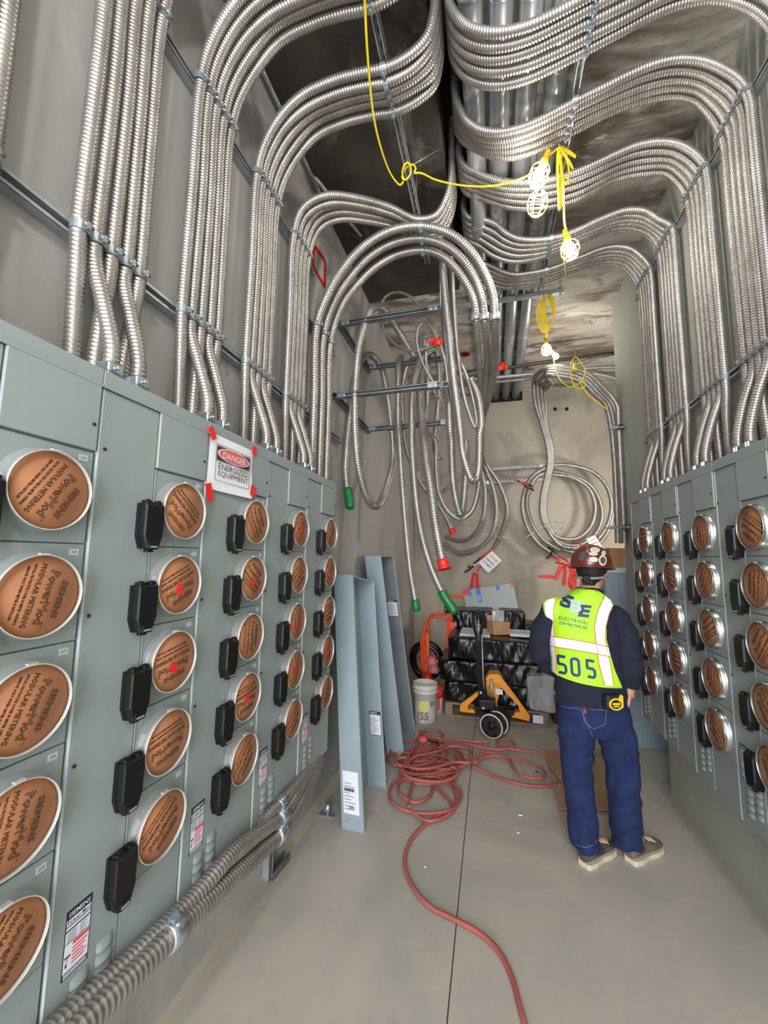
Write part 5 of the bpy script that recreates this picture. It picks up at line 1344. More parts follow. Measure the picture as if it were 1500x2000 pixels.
g = G(); g.tube([a, b], 0.003, 5); g.build('crease', ['print'], fc)
for k, (px, py, s, m, nm) in enumerate(((1016, 1593, 0.013, 'zinc', 'small shiny metal bit on the floor left of the worker'), (1012, 1627, 0.008, 'label', 'tiny white crumb on the floor left of the worker\'s boot'), (1048, 1508, 0.010, 'dark', 'tiny dark scrap on the floor inside the hose loop'), (830, 1694, 0.007, 'label', 'tiny white crumb left of the trailing hose'))):
    q = AZ(px, py, 0.0); g = G(); g.box(q + np.array((-s, -s * 0.5, 0.0)), q + np.array((s, s * 0.5, s * 0.7)), 0, s * 0.2); tag(g.build('debris', [m]), nm, 'debris')

# ================================================================== ENCLOSURE AND WOODEN BOX AT THE RIGHT END
en = empty('steel_enclosure', (1.085, 4.396, 0), 0, 'blue-grey floor enclosure beyond the right meter cabinets, wooden box on top', 'electrical cabinet')
g = G(); g.box((0, 0, 0), (1.2, 0.6, 1.60), 0, 0.004); g.build('body', ['blue_steel'], en)
g = G(); g.box((-0.01, -0.012, 1.60), (1.2, 0.61, 1.655), 0, 0.004); g.build('top_flange', ['paint_edge'], en)
g = G(); g.box((0.012, -0.008, 0.78), (0.118, 0.0, 1.59), 0, 0.002); g.build('cover_plate', ['blue_steel'], en)
g = G(); g.box((0.012, -0.008, 0.02), (0.118, 0.0, 0.77), 0, 0.002); g.build('cover_plate', ['blue_steel'], en)
g = G(); g.box((0.122, -0.008, 0.02), (0.6, 0.0, 1.59), 0, 0.002); g.build('cover_plate', ['blue_steel'], en)
wb = empty('wooden_box', (1.215, 4.41, 1.656), 0, 'small brown board box on the blue-grey enclosure, conduits entering it', 'box')
g = G(); g.box((-0.075, 0.0, 0), (0.075, 0.018, 0.19), 0, 0.002); g.build('board', ['plywood'], wb)
g = G(); g.box((-0.075, 0.019, 0), (-0.058, 0.2, 0.19), 0, 0.002); g.build('board', ['plywood'], wb)
g = G(); g.box((0.058, 0.019, 0), (0.075, 0.2, 0.19), 0, 0.002); g.build('board', ['plywood'], wb)
g = G(); g.box((-0.058, 0.019, 0), (0.058, 0.2, 0.017), 0, 0.002); g.build('board', ['plywood'], wb)

# ================================================================== STRING OF WORK LAMPS
def cage_geo():
    g = G(); R = 0.058
    for k in range(6):
        a = k * PI / 3
        g.tube([(R * math.sin(t) * math.cos(a) * (1.0), R * math.sin(t) * math.sin(a), -0.075 - 0.068 * math.cos(t) * -1 - 0.0) for t in np.linspace(0.35, PI, 9)][::1], 0.0028, 5)
    for t in (1.1, 1.75, 2.4):
        g.tube([(R * math.sin(t) * math.cos(q), R * math.sin(t) * math.sin(q), -0.075 + 0.068 * math.cos(t)) for q in np.linspace(0, 2 * PI, 17)], 0.0028, 5)
    return g
def cage_fix():
    g = G(); R = 0.058
    for k in range(6):
        a = k * PI / 3
        g.tube([(R * math.sin(t) * math.cos(a), R * math.sin(t) * math.sin(a), -0.075 + 0.068 * math.cos(t)) for t in np.linspace(0.3, PI, 9)], 0.0028, 5)
    for t in (1.1, 1.75, 2.4):
        g.tube([(R * math.sin(t) * math.cos(q), R * math.sin(t) * math.sin(q), -0.075 + 0.068 * math.cos(t)) for q in np.linspace(0, 2 * PI, 17)], 0.0028, 5)
    return g
cage_me = cage_fix().mesh('wire_cage', ['cage'])
sg = G(); sg.lathe([(0.013, 0.075), (0.017, 0.07), (0.019, 0.02), (0.026, 0.012), (0.026, -0.012), (0.018, -0.016)], (0, 0, 0), (0, 0, 1), 14, 0); sock_me = sg.mesh('lamp_socket', ['tape_yellow'])
bg_ = G(); bg_.lathe([(0.013, -0.014), (0.015, -0.03), (0.026, -0.055), (0.031, -0.078), (0.027, -0.1), (0.014, -0.114), (0.001, -0.117)], (0, 0, 0), (0, 0, 1), 16, 0, (False, False)); bulb_me = bg_.mesh('bulb', ['bulb'])
def lamp(p, axis, label, power, cage=True):
    """caged work lamp; p = socket centre, axis = direction from bulb to socket"""
    o = empty('work_lamp', p, 0, label, 'lamp', 'caged work lamps')
    o.rotation_euler = Vector(axis).to_track_quat('Z', 'Y').to_euler()
    inst('lamp_socket', sock_me, o); inst('bulb', bulb_me, o)
    if cage: inst('wire_cage', cage_me, o)
    if power:
        ax = np.array(axis, float); ax /= np.linalg.norm(ax)
        point_light('work_and_fill_light', np.array(p) - ax * 0.165, power, 0.045, (1.0, 0.955, 0.88))
    return o
L1 = AY(1062, 318, 2.22); L1b = AY(1046, 358, 2.22); lamp(L1, L1 - L1b, 'caged lit work lamp nearest the viewer, beside the top yellow coil', 16)
c = AY(1057, 385, 2.24); cg = inst('wire_cage', cage_me, None, c + np.array((0, 0, 0.06)), (0.9, 0.3, 0)); tag(cg, 'empty open wire lamp cage dangling below the top work lamp', 'lamp cage'); cg.name = 'lamp_cage'
L2 = AY(1108, 468, 2.62); L2b = AY(1116, 498, 2.62); lamp(L2, L2 - L2b, 'caged lit work lamp hanging alone between ceiling strut and trapeze', 10)
L3 = AY(1066, 671, 4.55); L3b = AY(1068, 694, 4.55); lamp(L3, L3 - L3b, 'caged lit work lamp hanging just below the looped yellow cord', 2.5)
L4 = AY(1077, 687, 4.62); L4b = AY(1084, 707, 4.62); lamp(L4, (-0.5, 0.2, 0.8), 'lower lit work lamp of the close pair above the right coil', 2.5, False)
L5 = AY(1123, 722, 4.4); o = empty('lamp_socket', L5, 0, 'unlit yellow lamp socket tied up beside the rear conduit arch', 'lamp'); inst('socket_body', sock_me, o)
def cord(pts, label, name='yellow_cord', r=0.0055, mat='yellow', group=None, step=0.02):
    g = G(); g.tube(spline(pts, step), r, 7); return tag(g.build(name, [mat]), label, 'cord', group)
zc = 4.0
cord([AZ(708, -40, zc), AZ(712, 0, zc), AZ(716, 80, zc - .02), AZ(722, 160, zc - .04), AZ(730, 230, zc - .06), AZ(744, 290, zc - .07), AZ(762, 338, zc - .06), AZ(776, 358, zc - .05), AZ(783, 361, zc - .03), AZ(789, 350, zc), AZ(785, 338, zc + .02), AZ(790, 322, zc + .03), AZ(798, 318, zc + .06), AZ(803, 330, zc + .03), AZ(799, 345, zc), AZ(790, 352, zc - .02),
      AZ(785, 345, zc + .01), AZ(795, 325, zc + .06), AZ(808, 322, zc + .05), AZ(812, 332, zc + .02), AZ(806, 338, zc)] + [AY(a, b, y) for a, b, y in ((822, 338, 2.12), (850, 351, 2.13), (900, 362, 2.15), (950, 364, 2.17), (1000, 355, 2.19), (1032, 342, 2.20), (1052, 330, 2.21), L1 if False else (1064, 312, 2.22))],
     'yellow cord swooping from the top photo edge to the nearest work lamp')
a, b = AZ(806, 322, 4.10), AZ(862, 289, 4.36)
g = G(); g.tube([a, b], 0.0025, 5); tag(g.build('tie_wire', ['steel']), 'thin tie wire running up from the yellow cord knot to the ceiling', 'wire')
top_ = AY(1092, 288, 2.26)
co = cord([AY(1070, 305, 2.23), AY(1082, 296, 2.25), top_, AY(1090, 330, 2.27), AY(1092, 380, 2.27), AY(1093, 410, 2.27), AY(1096, 400, 2.28), AY(1097, 350, 2.28), top_, AY(1097, 320, 2.30), AY(1100, 350, 2.30), AY(1104, 361, 2.30), AY(1110, 350, 2.30), AY(1110, 325, 2.30), AY(1101, 300, 2.29), top_, AY(1112, 318, 2.30), AY(1119, 331, 2.31), AY(1116, 322, 2.31), AY(1102, 300, 2.29), top_, AY(1115, 302, 2.32), AY(1126, 308, 2.33), AY(1116, 298, 2.33), top_,
      AY(1088, 320, 2.28), AY(1090, 370, 2.28), AY(1092, 412, 2.28), AY(1095, 380, 2.28), AY(1096, 320, 2.29), top_ + np.array((0, 0.01, 0.05))], 'bunched yellow cord hanging like a bow beside the nearest work lamp')
g = G(); g.tube([top_ + np.array((0, 0, -0.01)), (top_[0], top_[1], 4.20)], 0.004, 5); g.build('hook', ['steel'], co)
cord([AY(1100, 355, 2.31), AY(1101, 400, 2.4), AY(1103, 440, 2.55), L2 + np.array((0, 0, 0.07))], 'pale cord dropping straight to the second work lamp', r=0.007, mat='cage')
yb = 3.80
cord([L2 + np.array((-0.01, 0.01, 0.06)), AY(1101, 500, 2.75), AY(1104, 530, 3.1), AY(1100, 556, 3.5), AY(1092, 566, yb), AY(1075, 575, yb)] + [q for k in range(6) for q in (AY(1050 + 3 * k, 600 + 3 * k, yb + .01 * k), AY(1049 + 4 * k, 625, yb + .01 * k), AY(1058 + 2 * k, 648 - 2 * k, yb + .01 * k), AY(1068, 650 - 2 * k, yb + .01 * k), AY(1078 + (k % 3), 632, yb + .01 * k), AY(1084 - k, 605, yb + .01 * k), AY(1078 - 2 * k, 578, yb + .01 * k), AY(1066, 574, yb + .01 * k))] +
     [AY(1066, 620, 4.0), AY(1068, 652, 4.35), L3 + np.array((0.0, 0, 0.07))], 'hank of yellow cord looped over the trapeze above the lamp pair')
cord([L4 + np.array((0.01, 0, 0.0)), AY(1084, 716, 4.55), AY(1090, 735, 4.4), AY(1102, 750, 4.2), AY(1116, 756, 4.1), AY(1130, 750, 4.12), AY(1141, 735, 4.15), AY(1143, 722, 4.16), AY(1134, 708, 4.18), AY(1124, 697, 4.2), AY(1117, 706, 4.2), AY(1114, 722, 4.2), AY(1117, 742, 4.2), AY(1124, 756, 4.2), AY(1136, 760, 4.2), AY(1144, 750, 4.2), AY(1130, 738, 4.22), AY(1136, 752, 4.22), AY(1150, 772, 4.22), AY(1170, 788, 4.22), AY(1186, 800, 4.2)], 'yellow cord draped over the rear conduit arch')

# ================================================================== THE WORKER
def melt(g, name, mats, parent, voxel=0.008, smooth=8, wob=None):
    """fuse overlapping closed shapes into one continuous smooth surface"""
    me = g.mesh(name + '_raw', mats)
    ob = bpy.data.objects.new(name, me); COL.objects.link(ob)
    md = ob.modifiers.new('r', 'REMESH'); md.mode = 'VOXEL'; md.voxel_size = voxel; md.use_smooth_shade = True
    sm = ob.modifiers.new('s', 'SMOOTH'); sm.factor = 0.5; sm.iterations = smooth
    dg = bpy.context.evaluated_depsgraph_get()
    me2 = bpy.data.meshes.new_from_object(ob.evaluated_get(dg))
    ob.modifiers.clear(); ob.data = me2; bpy.data.meshes.remove(me)
    me2.name = name
    if wob:
        n = len(me2.vertices); co = np.empty(n * 3); no = np.empty(n * 3)
        me2.vertices.foreach_get('co', co); me2.vertex_normals.foreach_get('vector', no)
        co = co.reshape(-1, 3); no = no.reshape(-1, 3)
        me2.vertices.foreach_set('co', (co + no * wob(co)[:, None]).ravel())
    me2.polygons.foreach_set('use_smooth', np.ones(len(me2.polygons), bool))
    me2.update()
    for q in mats:
        if M[q].name not in [m.name for m in me2.materials if m]: me2.materials.append(M[q])
    if parent is not None:
        ob.parent = parent; ob.matrix_parent_inverse = parent.matrix_world.inverted()
    return ob

def loft(g, secs, n=24, power=2.3):
    """stack of super-elliptical sections (centre, half width along x, half depth along y)"""
    a = np.linspace(0, 2 * PI, n, endpoint=False); R = []
    cx = np.sign(np.cos(a)) * np.abs(np.cos(a)) ** (2 / power); sy = np.sign(np.sin(a)) * np.abs(np.sin(a)) ** (2 / power)
    for (x, y, z), rx, ry in secs: R.append(np.stack([x + rx * cx, y + ry * sy, np.full(n, z)], 1))
    g.rings(R, 0)
def limb(g, pts, rad, step=0.02, n=14):
    P = spline(pts, step); P0 = np.array(pts, float)
    d = np.concatenate([[0], np.cumsum(np.linalg.norm(np.diff(P0, axis=0), axis=1))]); d /= d[-1]
    r = np.interp(np.linspace(0, 1, len(P)), d, rad)
    g.tube(P, r, n)
def ball(g, c, r, s=(1, 1, 1), rot=0.0):
    bm = bmesh.new(); bmesh.ops.create_uvsphere(bm, u_segments=20, v_segments=14, radius=1)
    ca, sa = math.cos(rot), math.sin(rot)
    for v in bm.verts:
        x, y, z = v.co.x * r * s[0], v.co.y * r * s[1], v.co.z * r * s[2]
        v.co = Vector((c[0] + x * ca - y * sa, c[1] + x * sa + y * ca, c[2] + z))
    g.bm(bm, 0, True)

man = empty('person', (0.61, 2.75, 0.0), 0, 'person in lime safety vest, navy sweater, jeans and maroon hard hat standing with back turned', 'person')
bpy.context.view_layer.update()
SHL, SHR = (0.390, 2.755, 1.400), (0.724, 2.755, 1.372)
ARM_L = [SHL, (0.318, 2.765, 1.27), (0.296, 2.79, 1.15), (0.345, 2.87, 1.05), (0.425, 2.935, 0.985)]
ARM_R = [SHR, (0.768, 2.745, 1.26), (0.785, 2.735, 1.13), (0.792, 2.745, 1.04), (0.786, 2.755, 0.980)]
LEG_L = [(0.492, 2.765, 0.84), (0.484, 2.755, 0.66), (0.478, 2.745, 0.48), (0.492, 2.735, 0.28), (0.507, 2.725, 0.075)]
LEG_R = [(0.672, 2.775, 0.84), (0.712, 2.79, 0.66), (0.735, 2.805, 0.48), (0.742, 2.815, 0.28), (0.748, 2.83, 0.075)]
HD = np.array((0.600, 2.735, 1.655)); HA = -0.42          # head centre and its turn to the right
def hp(x, y, z):
    """head coordinates: x right, y to the face, z up"""
    c, s = math.cos(HA), math.sin(HA)
    return (HD[0] + x * c - y * s, HD[1] + x * s + y * c, HD[2] + z)
# --- body: one continuous figure
g = G()
loft(g, [((0.580, 2.765, 0.76), 0.15, 0.10), ((0.580, 2.765, 0.86), 0.165, 0.11), ((0.570, 2.765, 0.98), 0.145, 0.10), ((0.562, 2.76, 1.10), 0.145, 0.10), ((0.558, 2.76, 1.24), 0.165, 0.11), ((0.560, 2.757, 1.36), 0.165, 0.095), ((0.572, 2.752, 1.44), 0.10, 0.075), ((0.580, 2.75, 1.47), 0.062, 0.062)])
limb(g, [(0.580, 2.75, 1.42), (0.590, 2.745, 1.52), (0.597, 2.742, 1.60)], [0.068, 0.060, 0.058])
ball(g, HD + (0, -0.008, 0.02), 0.1, (0.80, 0.98, 1.02), HA)
ball(g, hp(0, 0.030, -0.045), 0.074, (0.86, 0.90, 1.05), HA); ball(g, hp(0, 0.055, -0.088), 0.034, (1.1, 0.9, 0.8), HA)
limb(g, [hp(0, 0.088, 0.012), hp(0, 0.106, -0.022), hp(0, 0.100, -0.034)], [0.010, 0.015, 0.012], 0.008)
ball(g, hp(0, 0.094, -0.058), 0.020, (1.2, 0.5, 0.35), HA)
for sx in (-1, 1):
    ball(g, hp(0.080 * sx, -0.004, -0.022), 0.030, (0.36, 0.62, 1.0), HA); ball(g, hp(0.034 * sx, 0.080, 0.022), 0.018, (1.2, 0.5, 0.5), HA)
limb(g, ARM_L, [0.062, 0.053, 0.046, 0.040, 0.030]); limb(g, ARM_R, [0.062, 0.053, 0.046, 0.040, 0.030])
limb(g, LEG_L, [0.092, 0.084, 0.062, 0.058, 0.042]); limb(g, LEG_R, [0.092, 0.084, 0.062, 0.058, 0.042])
def hand(wr, d, side, out):
    """hand sliding into a trouser pocket: palm, four curled fingers, thumb outside"""
    wr, d, out = np.array(wr, float), np.array(d, float), np.array(out, float); d /= np.linalg.norm(d)
    out -= d * (out @ d); out /= np.linalg.norm(out); ac = np.cross(d, out)
    limb(g, [wr - d * 0.03, wr, wr + d * 0.03], [0.030, 0.027, 0.030], 0.01)
    for q in np.linspace(-0.028, 0.028, 4): limb(g, [wr + ac * q * 0.6, wr + d * 0.045 + ac * q, wr + d * 0.085 + ac * q], [0.015, 0.015, 0.012], 0.008, 10)
    for i, q in enumerate((-0.031, -0.011, 0.010, 0.030)):
        L = (0.066, 0.080, 0.076, 0.060)[i]
        b = wr + d * 0.085 + ac * q
        limb(g, [b, b + d * L * 0.45 - out * 0.006, b + d * L * 0.8 - out * 0.020, b + d * L * 0.95 - out * 0.034], [0.0105, 0.0095, 0.0085, 0.007], 0.006, 8)
    t = wr + d * 0.02 + ac * 0.026 * side
    limb(g, [t, t + d * 0.022 + ac * 0.020 * side, t + d * 0.050 + ac * 0.030 * side, t + d * 0.072 + ac * 0.026 * side], [0.016, 0.013, 0.0105, 0.009], 0.006, 8)
hand((0.784, 2.758, 0.955), (-0.12, 0.12, -1), 1, (0.9, -0.3, 0)); hand((0.435, 2.94, 0.965), (0.25, -0.05, -1), -1, (-0.4, 0.9, 0))
for L, dx, dy in ((LEG_L, 0.10, 0.10), (LEG_R, 0.12, 0.08)): limb(g, [L[-1], (L[-1][0] + dx * 0.3, L[-1][1] + dy * 0.3, 0.055), (L[-1][0] + dx * 1.3, L[-1][1] + dy * 1.3, 0.045)], [0.04, 0.038, 0.03])
body = melt(g, 'body', ['skin'], man, 0.0065, 3)
for sx in (-1, 1):
    g = G(); ball(g, hp(0.034 * sx, 0.083, 0.018), 0.0125); e = g.build('eye', ['label'], man); e.matrix_parent_inverse = man.matrix_world.inverted()
    g = G(); ball(g, hp(0.0345 * sx, 0.0925, 0.018), 0.0055); e = g.build('iris', ['dark'], man); e.matrix_parent_inverse = man.matrix_world.inverted()
def child(g, name, mats):
    o = g.build(name, mats, man); o.matrix_parent_inverse = man.matrix_world.inverted(); return o
# --- hair under the hat
g = G(); ball(g, HD + (0, -0.010, 0.016), 0.1, (0.86, 1.03, 1.0), HA); limb(g, [hp(-0.03, -0.070, -0.06), hp(0.03, -0.070, -0.06)], [0.036, 0.036], 0.01)
hair = melt(g, 'hair', ['hair'], man, 0.007, 2)
bm = bmesh.new(); bm.from_mesh(hair.data)
iv = np.array([[math.cos(HA), math.sin(HA)], [-math.sin(HA), math.cos(HA)]])
kill = []
for v in bm.verts:
    x, y = iv @ np.array((v.co.x - HD[0], v.co.y - HD[1])); z = v.co.z - HD[2]
    if y > 0.035 or (y > -0.045 and z < -0.02) or z < -0.085: kill.append(v)
bmesh.ops.delete(bm, geom=kill, context='VERTS'); bm.to_mesh(hair.data); bm.free()
# --- sweater
fold = lambda co: 0.004 * np.sin(34 * co[:, 2] + 9 * co[:, 0] + 2.5 * np.sin(11 * co[:, 0] + 7 * co[:, 1])) + 0.003 * np.sin(58 * co[:, 2] - 21 * co[:, 0])
TORSO = [((0.568, 2.765, 0.865), 0.190, 0.130), ((0.570, 2.765, 0.93), 0.198, 0.138), ((0.565, 2.762, 1.02), 0.192, 0.134), ((0.560, 2.758, 1.12), 0.190, 0.132), ((0.556, 2.757, 1.24), 0.196, 0.138), ((0.557, 2.757, 1.33), 0.196, 0.132), ((0.560, 2.755, 1.41), 0.178, 0.115), ((0.566, 2.752, 1.46), 0.138, 0.098), ((0.576, 2.748, 1.505), 0.098, 0.086), ((0.585, 2.745, 1.55), 0.074, 0.078)]
g = G(); loft(g, TORSO, 28, 2.5)
ball(g, SHL, 0.078); ball(g, SHR, 0.078)
limb(g, ARM_L, [0.086, 0.078, 0.070, 0.062, 0.048]); limb(g, ARM_R, [0.086, 0.078, 0.070, 0.062, 0.046])
sweater = melt(g, 'sweater', ['navy'], man, 0.008, 6, fold)
# --- jeans
crease = lambda co: (0.0032 * np.sin(26 * co[:, 2] + 30 * co[:, 0] + 3.2 * np.sin(13 * co[:, 2] - 17 * co[:, 0] + 8 * co[:, 1])) + 0.0022 * np.sin(52 * co[:, 2] - 44 * co[:, 0] + 25 * co[:, 1] + 2.5 * np.sin(21 * co[:, 2]))) * (0.5 + 0.9 * np.exp(-((co[:, 2] - 0.47) / 0.14) ** 2) + 1.3 * np.exp(-((co[:, 2] - 0.10) / 0.10) ** 2) + 0.6 * np.exp(-((co[:, 2] - 0.74) / 0.08) ** 2))
g = G(); loft(g, [((0.580, 2.768, 0.70), 0.150, 0.115), ((0.582, 2.765, 0.76), 0.196, 0.135), ((0.580, 2.765, 0.86), 0.198, 0.138), ((0.575, 2.765, 0.945), 0.185, 0.125)], 28, 2.4)
limb(g, LEG_L, [0.108, 0.104, 0.088, 0.084, 0.080]); limb(g, LEG_R, [0.112, 0.106, 0.090, 0.088, 0.086])
jeans = melt(g, 'jeans', ['denim'], man, 0.008, 6, crease)
def bvh(o):
    me = o.data; mw = o.matrix_world
    return BVHTree.FromPolygons([v.co[:] for v in me.vertices], [tuple(p.vertices) for p in me.polygons])
# --- vest: shell conforming to the sweater, outline traced down both edges
bpy.context.view_layer.update()
g = G(); loft(g, TORSO, 28, 2.5); ball(g, SHL, 0.070); ball(g, SHR, 0.070)
limb(g, ARM_L[:3], [0.08, 0.07, 0.06]); limb(g, ARM_R[:3], [0.08, 0.07, 0.06])
core = melt(g, 'core', ['navy'], None, 0.012, 8)
tree = bvh(core); bpy.data.objects.remove(core)
def back_pt(x, z, off):
    h = tree.ray_cast(Vector((x, 2.2, z)), Vector((0, 1, 0)))
    return None if h[0] is None else np.array(h[0]) + np.array(h[1]) * off
def q3(px, py): return AY(px, py, 2.64)
def w3(l): return [(980 + a / 4.6875, 1040 + b / 4.6875) for a, b in l]
EL = w3([(600, 505), (510, 535), (400, 590), (385, 650), (395, 730), (430, 850), (440, 950), (436, 1050), (440, 1180), (450, 1320)])
ER = w3([(860, 520), (930, 560), (1035, 635), (1040, 670), (985, 740), (945, 850), (945, 970), (985, 1120), (1030, 1260), (1100, 1410)])
def edge(E, n):
    P = np.array([q3(*p) for p in E]); return resample(P, n)
def shell_pts(x, z, off, back=True):
    o = Vector((x, 2.2 if back else 3.3, z)); h = tree.ray_cast(o, Vector((0, 1 if back else -1, 0)))
    if h[0] is None: return np.array((x, 2.755, z))
    return np.array(h[0]) + np.array((0, -off if back else off, 0))
def infl(k): return [(c, rx + k, ry + k) for c, rx, ry in TORSO[1:-1]] + [(TORSO[-1][0], TORSO[-1][1] + 0.006, TORSO[-1][2] + 0.006)]
g = G(); loft(g, infl(0.020), 32, 2.5); ball(g, SHL, 0.094); ball(g, SHR, 0.094)
vest = melt(g, 'safety_vest', ['lime'], man, 0.008, 8)
PL, PR = np.array([q3(*p) for p in EL]), np.array([q3(*p) for p in ER])
def xl(z): return np.interp(z, PL[::-1, 2], PL[::-1, 0])
def xr(z): return np.interp(z, PR[::-1, 2], PR[::-1, 0])
zl, zr = PL[-1][2] + 0.012, PR[-1][2] - 0.008
def zb(x): return zl + (zr - zl) * (x - PL[-1][0]) / (PR[-1][0] - PL[-1][0]) - 0.012 * math.sin(PI * min(1, max(0, (x - PL[-1][0]) / (PR[-1][0] - PL[-1][0]))))
bm = bmesh.new(); bm.from_mesh(vest.data)
low = 1.0
kill = [v for v in bm.verts if v.co.z < zb(v.co.x) - 0.004 or (v.co.z > low and not (xl(v.co.z) - 0.004 < v.co.x < xr(v.co.z) + 0.004)) or v.co.z > 1.537 + 0.02 * (v.co.y < 2.72)]
bmesh.ops.delete(bm, geom=kill, context='VERTS')
for v in bm.verts:
    if v.is_boundary:
        if v.co.z < zb(v.co.x) + 0.01: v.co.z = zb(v.co.x)
        elif v.co.z > low and abs(v.co.x - xl(v.co.z)) < 0.02: v.co.x = xl(v.co.z)
        elif v.co.z > low and abs(v.co.x - xr(v.co.z)) < 0.02: v.co.x = xr(v.co.z)
bm.to_mesh(vest.data); bm.free()
bt = BVHTree.FromPolygons([v.co[:] for v in vest.data.vertices], [tuple(p.vertices) for p in vest.data.polygons])
def on_vest(px, py, off):
    d = ray(px, py); d = d / np.linalg.norm(d)
    h = bt.ray_cast(Vector(EYE), Vector(d))
    if h[0] is None:
        p = AY(px, py, 2.66); h = bt.find_nearest(Vector(p))
    return np.array(h[0]) + np.array((0, -off, 0))
def sub(child_of, g, name, mat):
    o = g.build(name, mat, child_of); o.matrix_parent_inverse = Matrix.Identity(4)
    return o
def strip(A, B, off, name, mat, n=40, m=7):
    A, B = resample(np.array([(*p, 0) for p in A], float), n), resample(np.array([(*p, 0) for p in B], float), n)
    g = G(); R = [[on_vest(*(A[i] * (1 - t) + B[i] * t)[:2], off) for t in np.linspace(0, 1, m)] for i in range(n)]
    g.rings(R, 0, True, (False, False), False); return sub(vest, g, name, [mat])
VL_in = w3([(508, 545), (472, 700), (474, 900), (488, 1100), (494, 1318)])
VR_l = w3([(940, 580), (872, 730), (848, 860), (860, 1000), (888, 1200), (940, 1395)]); VR_r = w3([(1026, 640), (978, 750), (946, 880), (944, 985), (984, 1160), (1024, 1402)])
HB_t = w3([(441, 946), (640, 978), (850, 1015), (972, 1044)]); HB_b = w3([(440, 1036), (640, 1068), (850, 1104), (990, 1135)])
VL_out = w3([(500, 541), (404, 592), (388, 650), (397, 730), (431, 850), (440, 1000), (441, 1180), (450, 1312)])
strip(VL_out, VL_in, 0.004, 'reflective_stripe', 'silver'); strip(VR_l, VR_r, 0.004, 'reflective_stripe', 'silver'); strip(HB_t, HB_b, 0.007, 'reflective_stripe', 'silver')
for l, off in ((VL_in, 0.006), (VR_l, 0.006), (VR_r, 0.006), (HB_t, 0.009), (HB_b, 0.009)):
    P = [on_vest(*p[:2], off) for p in resample(np.array([(*p, 0) for p in l], float), 30)]
    g = G(); g.tube(P, 0.0022, 5); sub(vest, g, 'orange_piping', ['orange_trim'])
hem = w3([(452, 1322), (600, 1362), (760, 1395), (940, 1418), (1098, 1420)]); hem2 = w3([(462, 1350), (600, 1388), (760, 1425), (940, 1446), (1094, 1448)])
strip(hem, hem2, 0.004, 'hem_binding', 'grey_trim', 30, 4)
col = w3([(650, 495), (700, 478), (780, 484), (850, 512), (885, 535)]); col2 = w3([(640, 512), (700, 492), (780, 500), (845, 528), (880, 552)])
strip(col, col2, 0.006, 'collar_binding', 'grey_trim', 24, 4)
def vtext(txt, c, wpx, hpx, ang, name, mat, bold=0.0006, shear=0.0, off=0.006, space=1.0):
    tg = text_geo(txt, 0.05, 0, bold=bold, shear=shear, res=3, space=space)
    if len(txt) == 1:
        bm = bmesh.new(); vs = [bm.verts.new(p) for p in np.concatenate(tg.v)]
        for q, _, _ in tg.f:
            for r in q:
                try: bm.faces.new([vs[k] for k in r])
                except ValueError: pass
        bmesh.ops.triangulate(bm, faces=bm.faces[:]); bmesh.ops.subdivide_edges(bm, edges=bm.edges[:], cuts=5, use_grid_fill=True); bmesh.ops.triangulate(bm, faces=bm.faces[:])
        tg = G(); tg.bm(bm)
    V = np.concatenate(tg.v)
    mn, mx = V.min(0), V.max(0); s = (V - (mn + mx) / 2) / np.where(mx - mn > 1e-9, mx - mn, 1) * [wpx, hpx, 0]
    ca, sa = math.cos(ang), math.sin(ang)
    P = np.array([on_vest(c[0] + x * ca + y * sa, c[1] + x * sa - y * ca, off) for x, y, _ in s])
    k = G(); k.v = [P]; k.nv = len(P); k.f = [(q, 0, False) for q, _, _ in tg.f]; return sub(vest, k, name, [mat])
def c3(a, b): return (980 + a / 4.6875, 1040 + b / 4.6875)
vtext('S', c3(597, 630), 27, 25, 0.22, 'back_print', 'logo_navy', 0.0022, off=0.004)
vtext('E', c3(758, 718), 25, 24, 0.10, 'back_print', 'logo_navy', 0.0022, 0.12, off=0.004)
vtext('B', c3(675, 672), 23, 25, 0.10, 'back_print', 'logo_grey', 0.0022, 0.05, off=0.0065)
vtext('ELECTRICAL', c3(657, 803), 58, 6.2, 0.20, 'back_print', 'logo_navy', 0.0002, space=1.35)
vtext('CONTRACTING INC.', c3(657, 850), 58.5, 5.2, 0.20, 'back_print', 'logo_navy', 0.0002)
for t, x, y in (('5', 550, 1208), ('0', 672, 1230), ('5', 815, 1248)):
    # block numerals drawn as squared strokes
    S = {'5': [[(1, 1), (0, 1), (0, .52), (.78, .52), (1, .40), (1, .14), (.82, 0), (0, 0)]], '0': [[(.2, 1), (.8, 1), (1, .88), (1, .12), (.8, 0), (.2, 0), (0, .12), (0, .88), (.2, 1)]]}[t]
    wx, hx, th = 68, 150, 24
    for st in S:
        g = G(); k = 0.12
        P = resample(np.array([(*c3(x - wx / 2 + a * wx + (0.5 - b) * 10, y - hx / 2 + (1 - b) * hx + (a - 0.5) * 14), 0) for a, b in st]), 40)
        d = np.gradient(P[:, :2], axis=0); d /= np.linalg.norm(d, axis=1)[:, None]; nrm = np.stack([-d[:, 1], d[:, 0]], 1) * th / 2 / 4.6875
        R = [[on_vest(*(p[:2] + s_ * w), 0.006) for s_ in (-1, 0, 1)] for p, w in zip(P, nrm)]
        g.rings(R, 0, True, (False, False), False); sub(vest, g, 'number_print', ['logo_navy'])
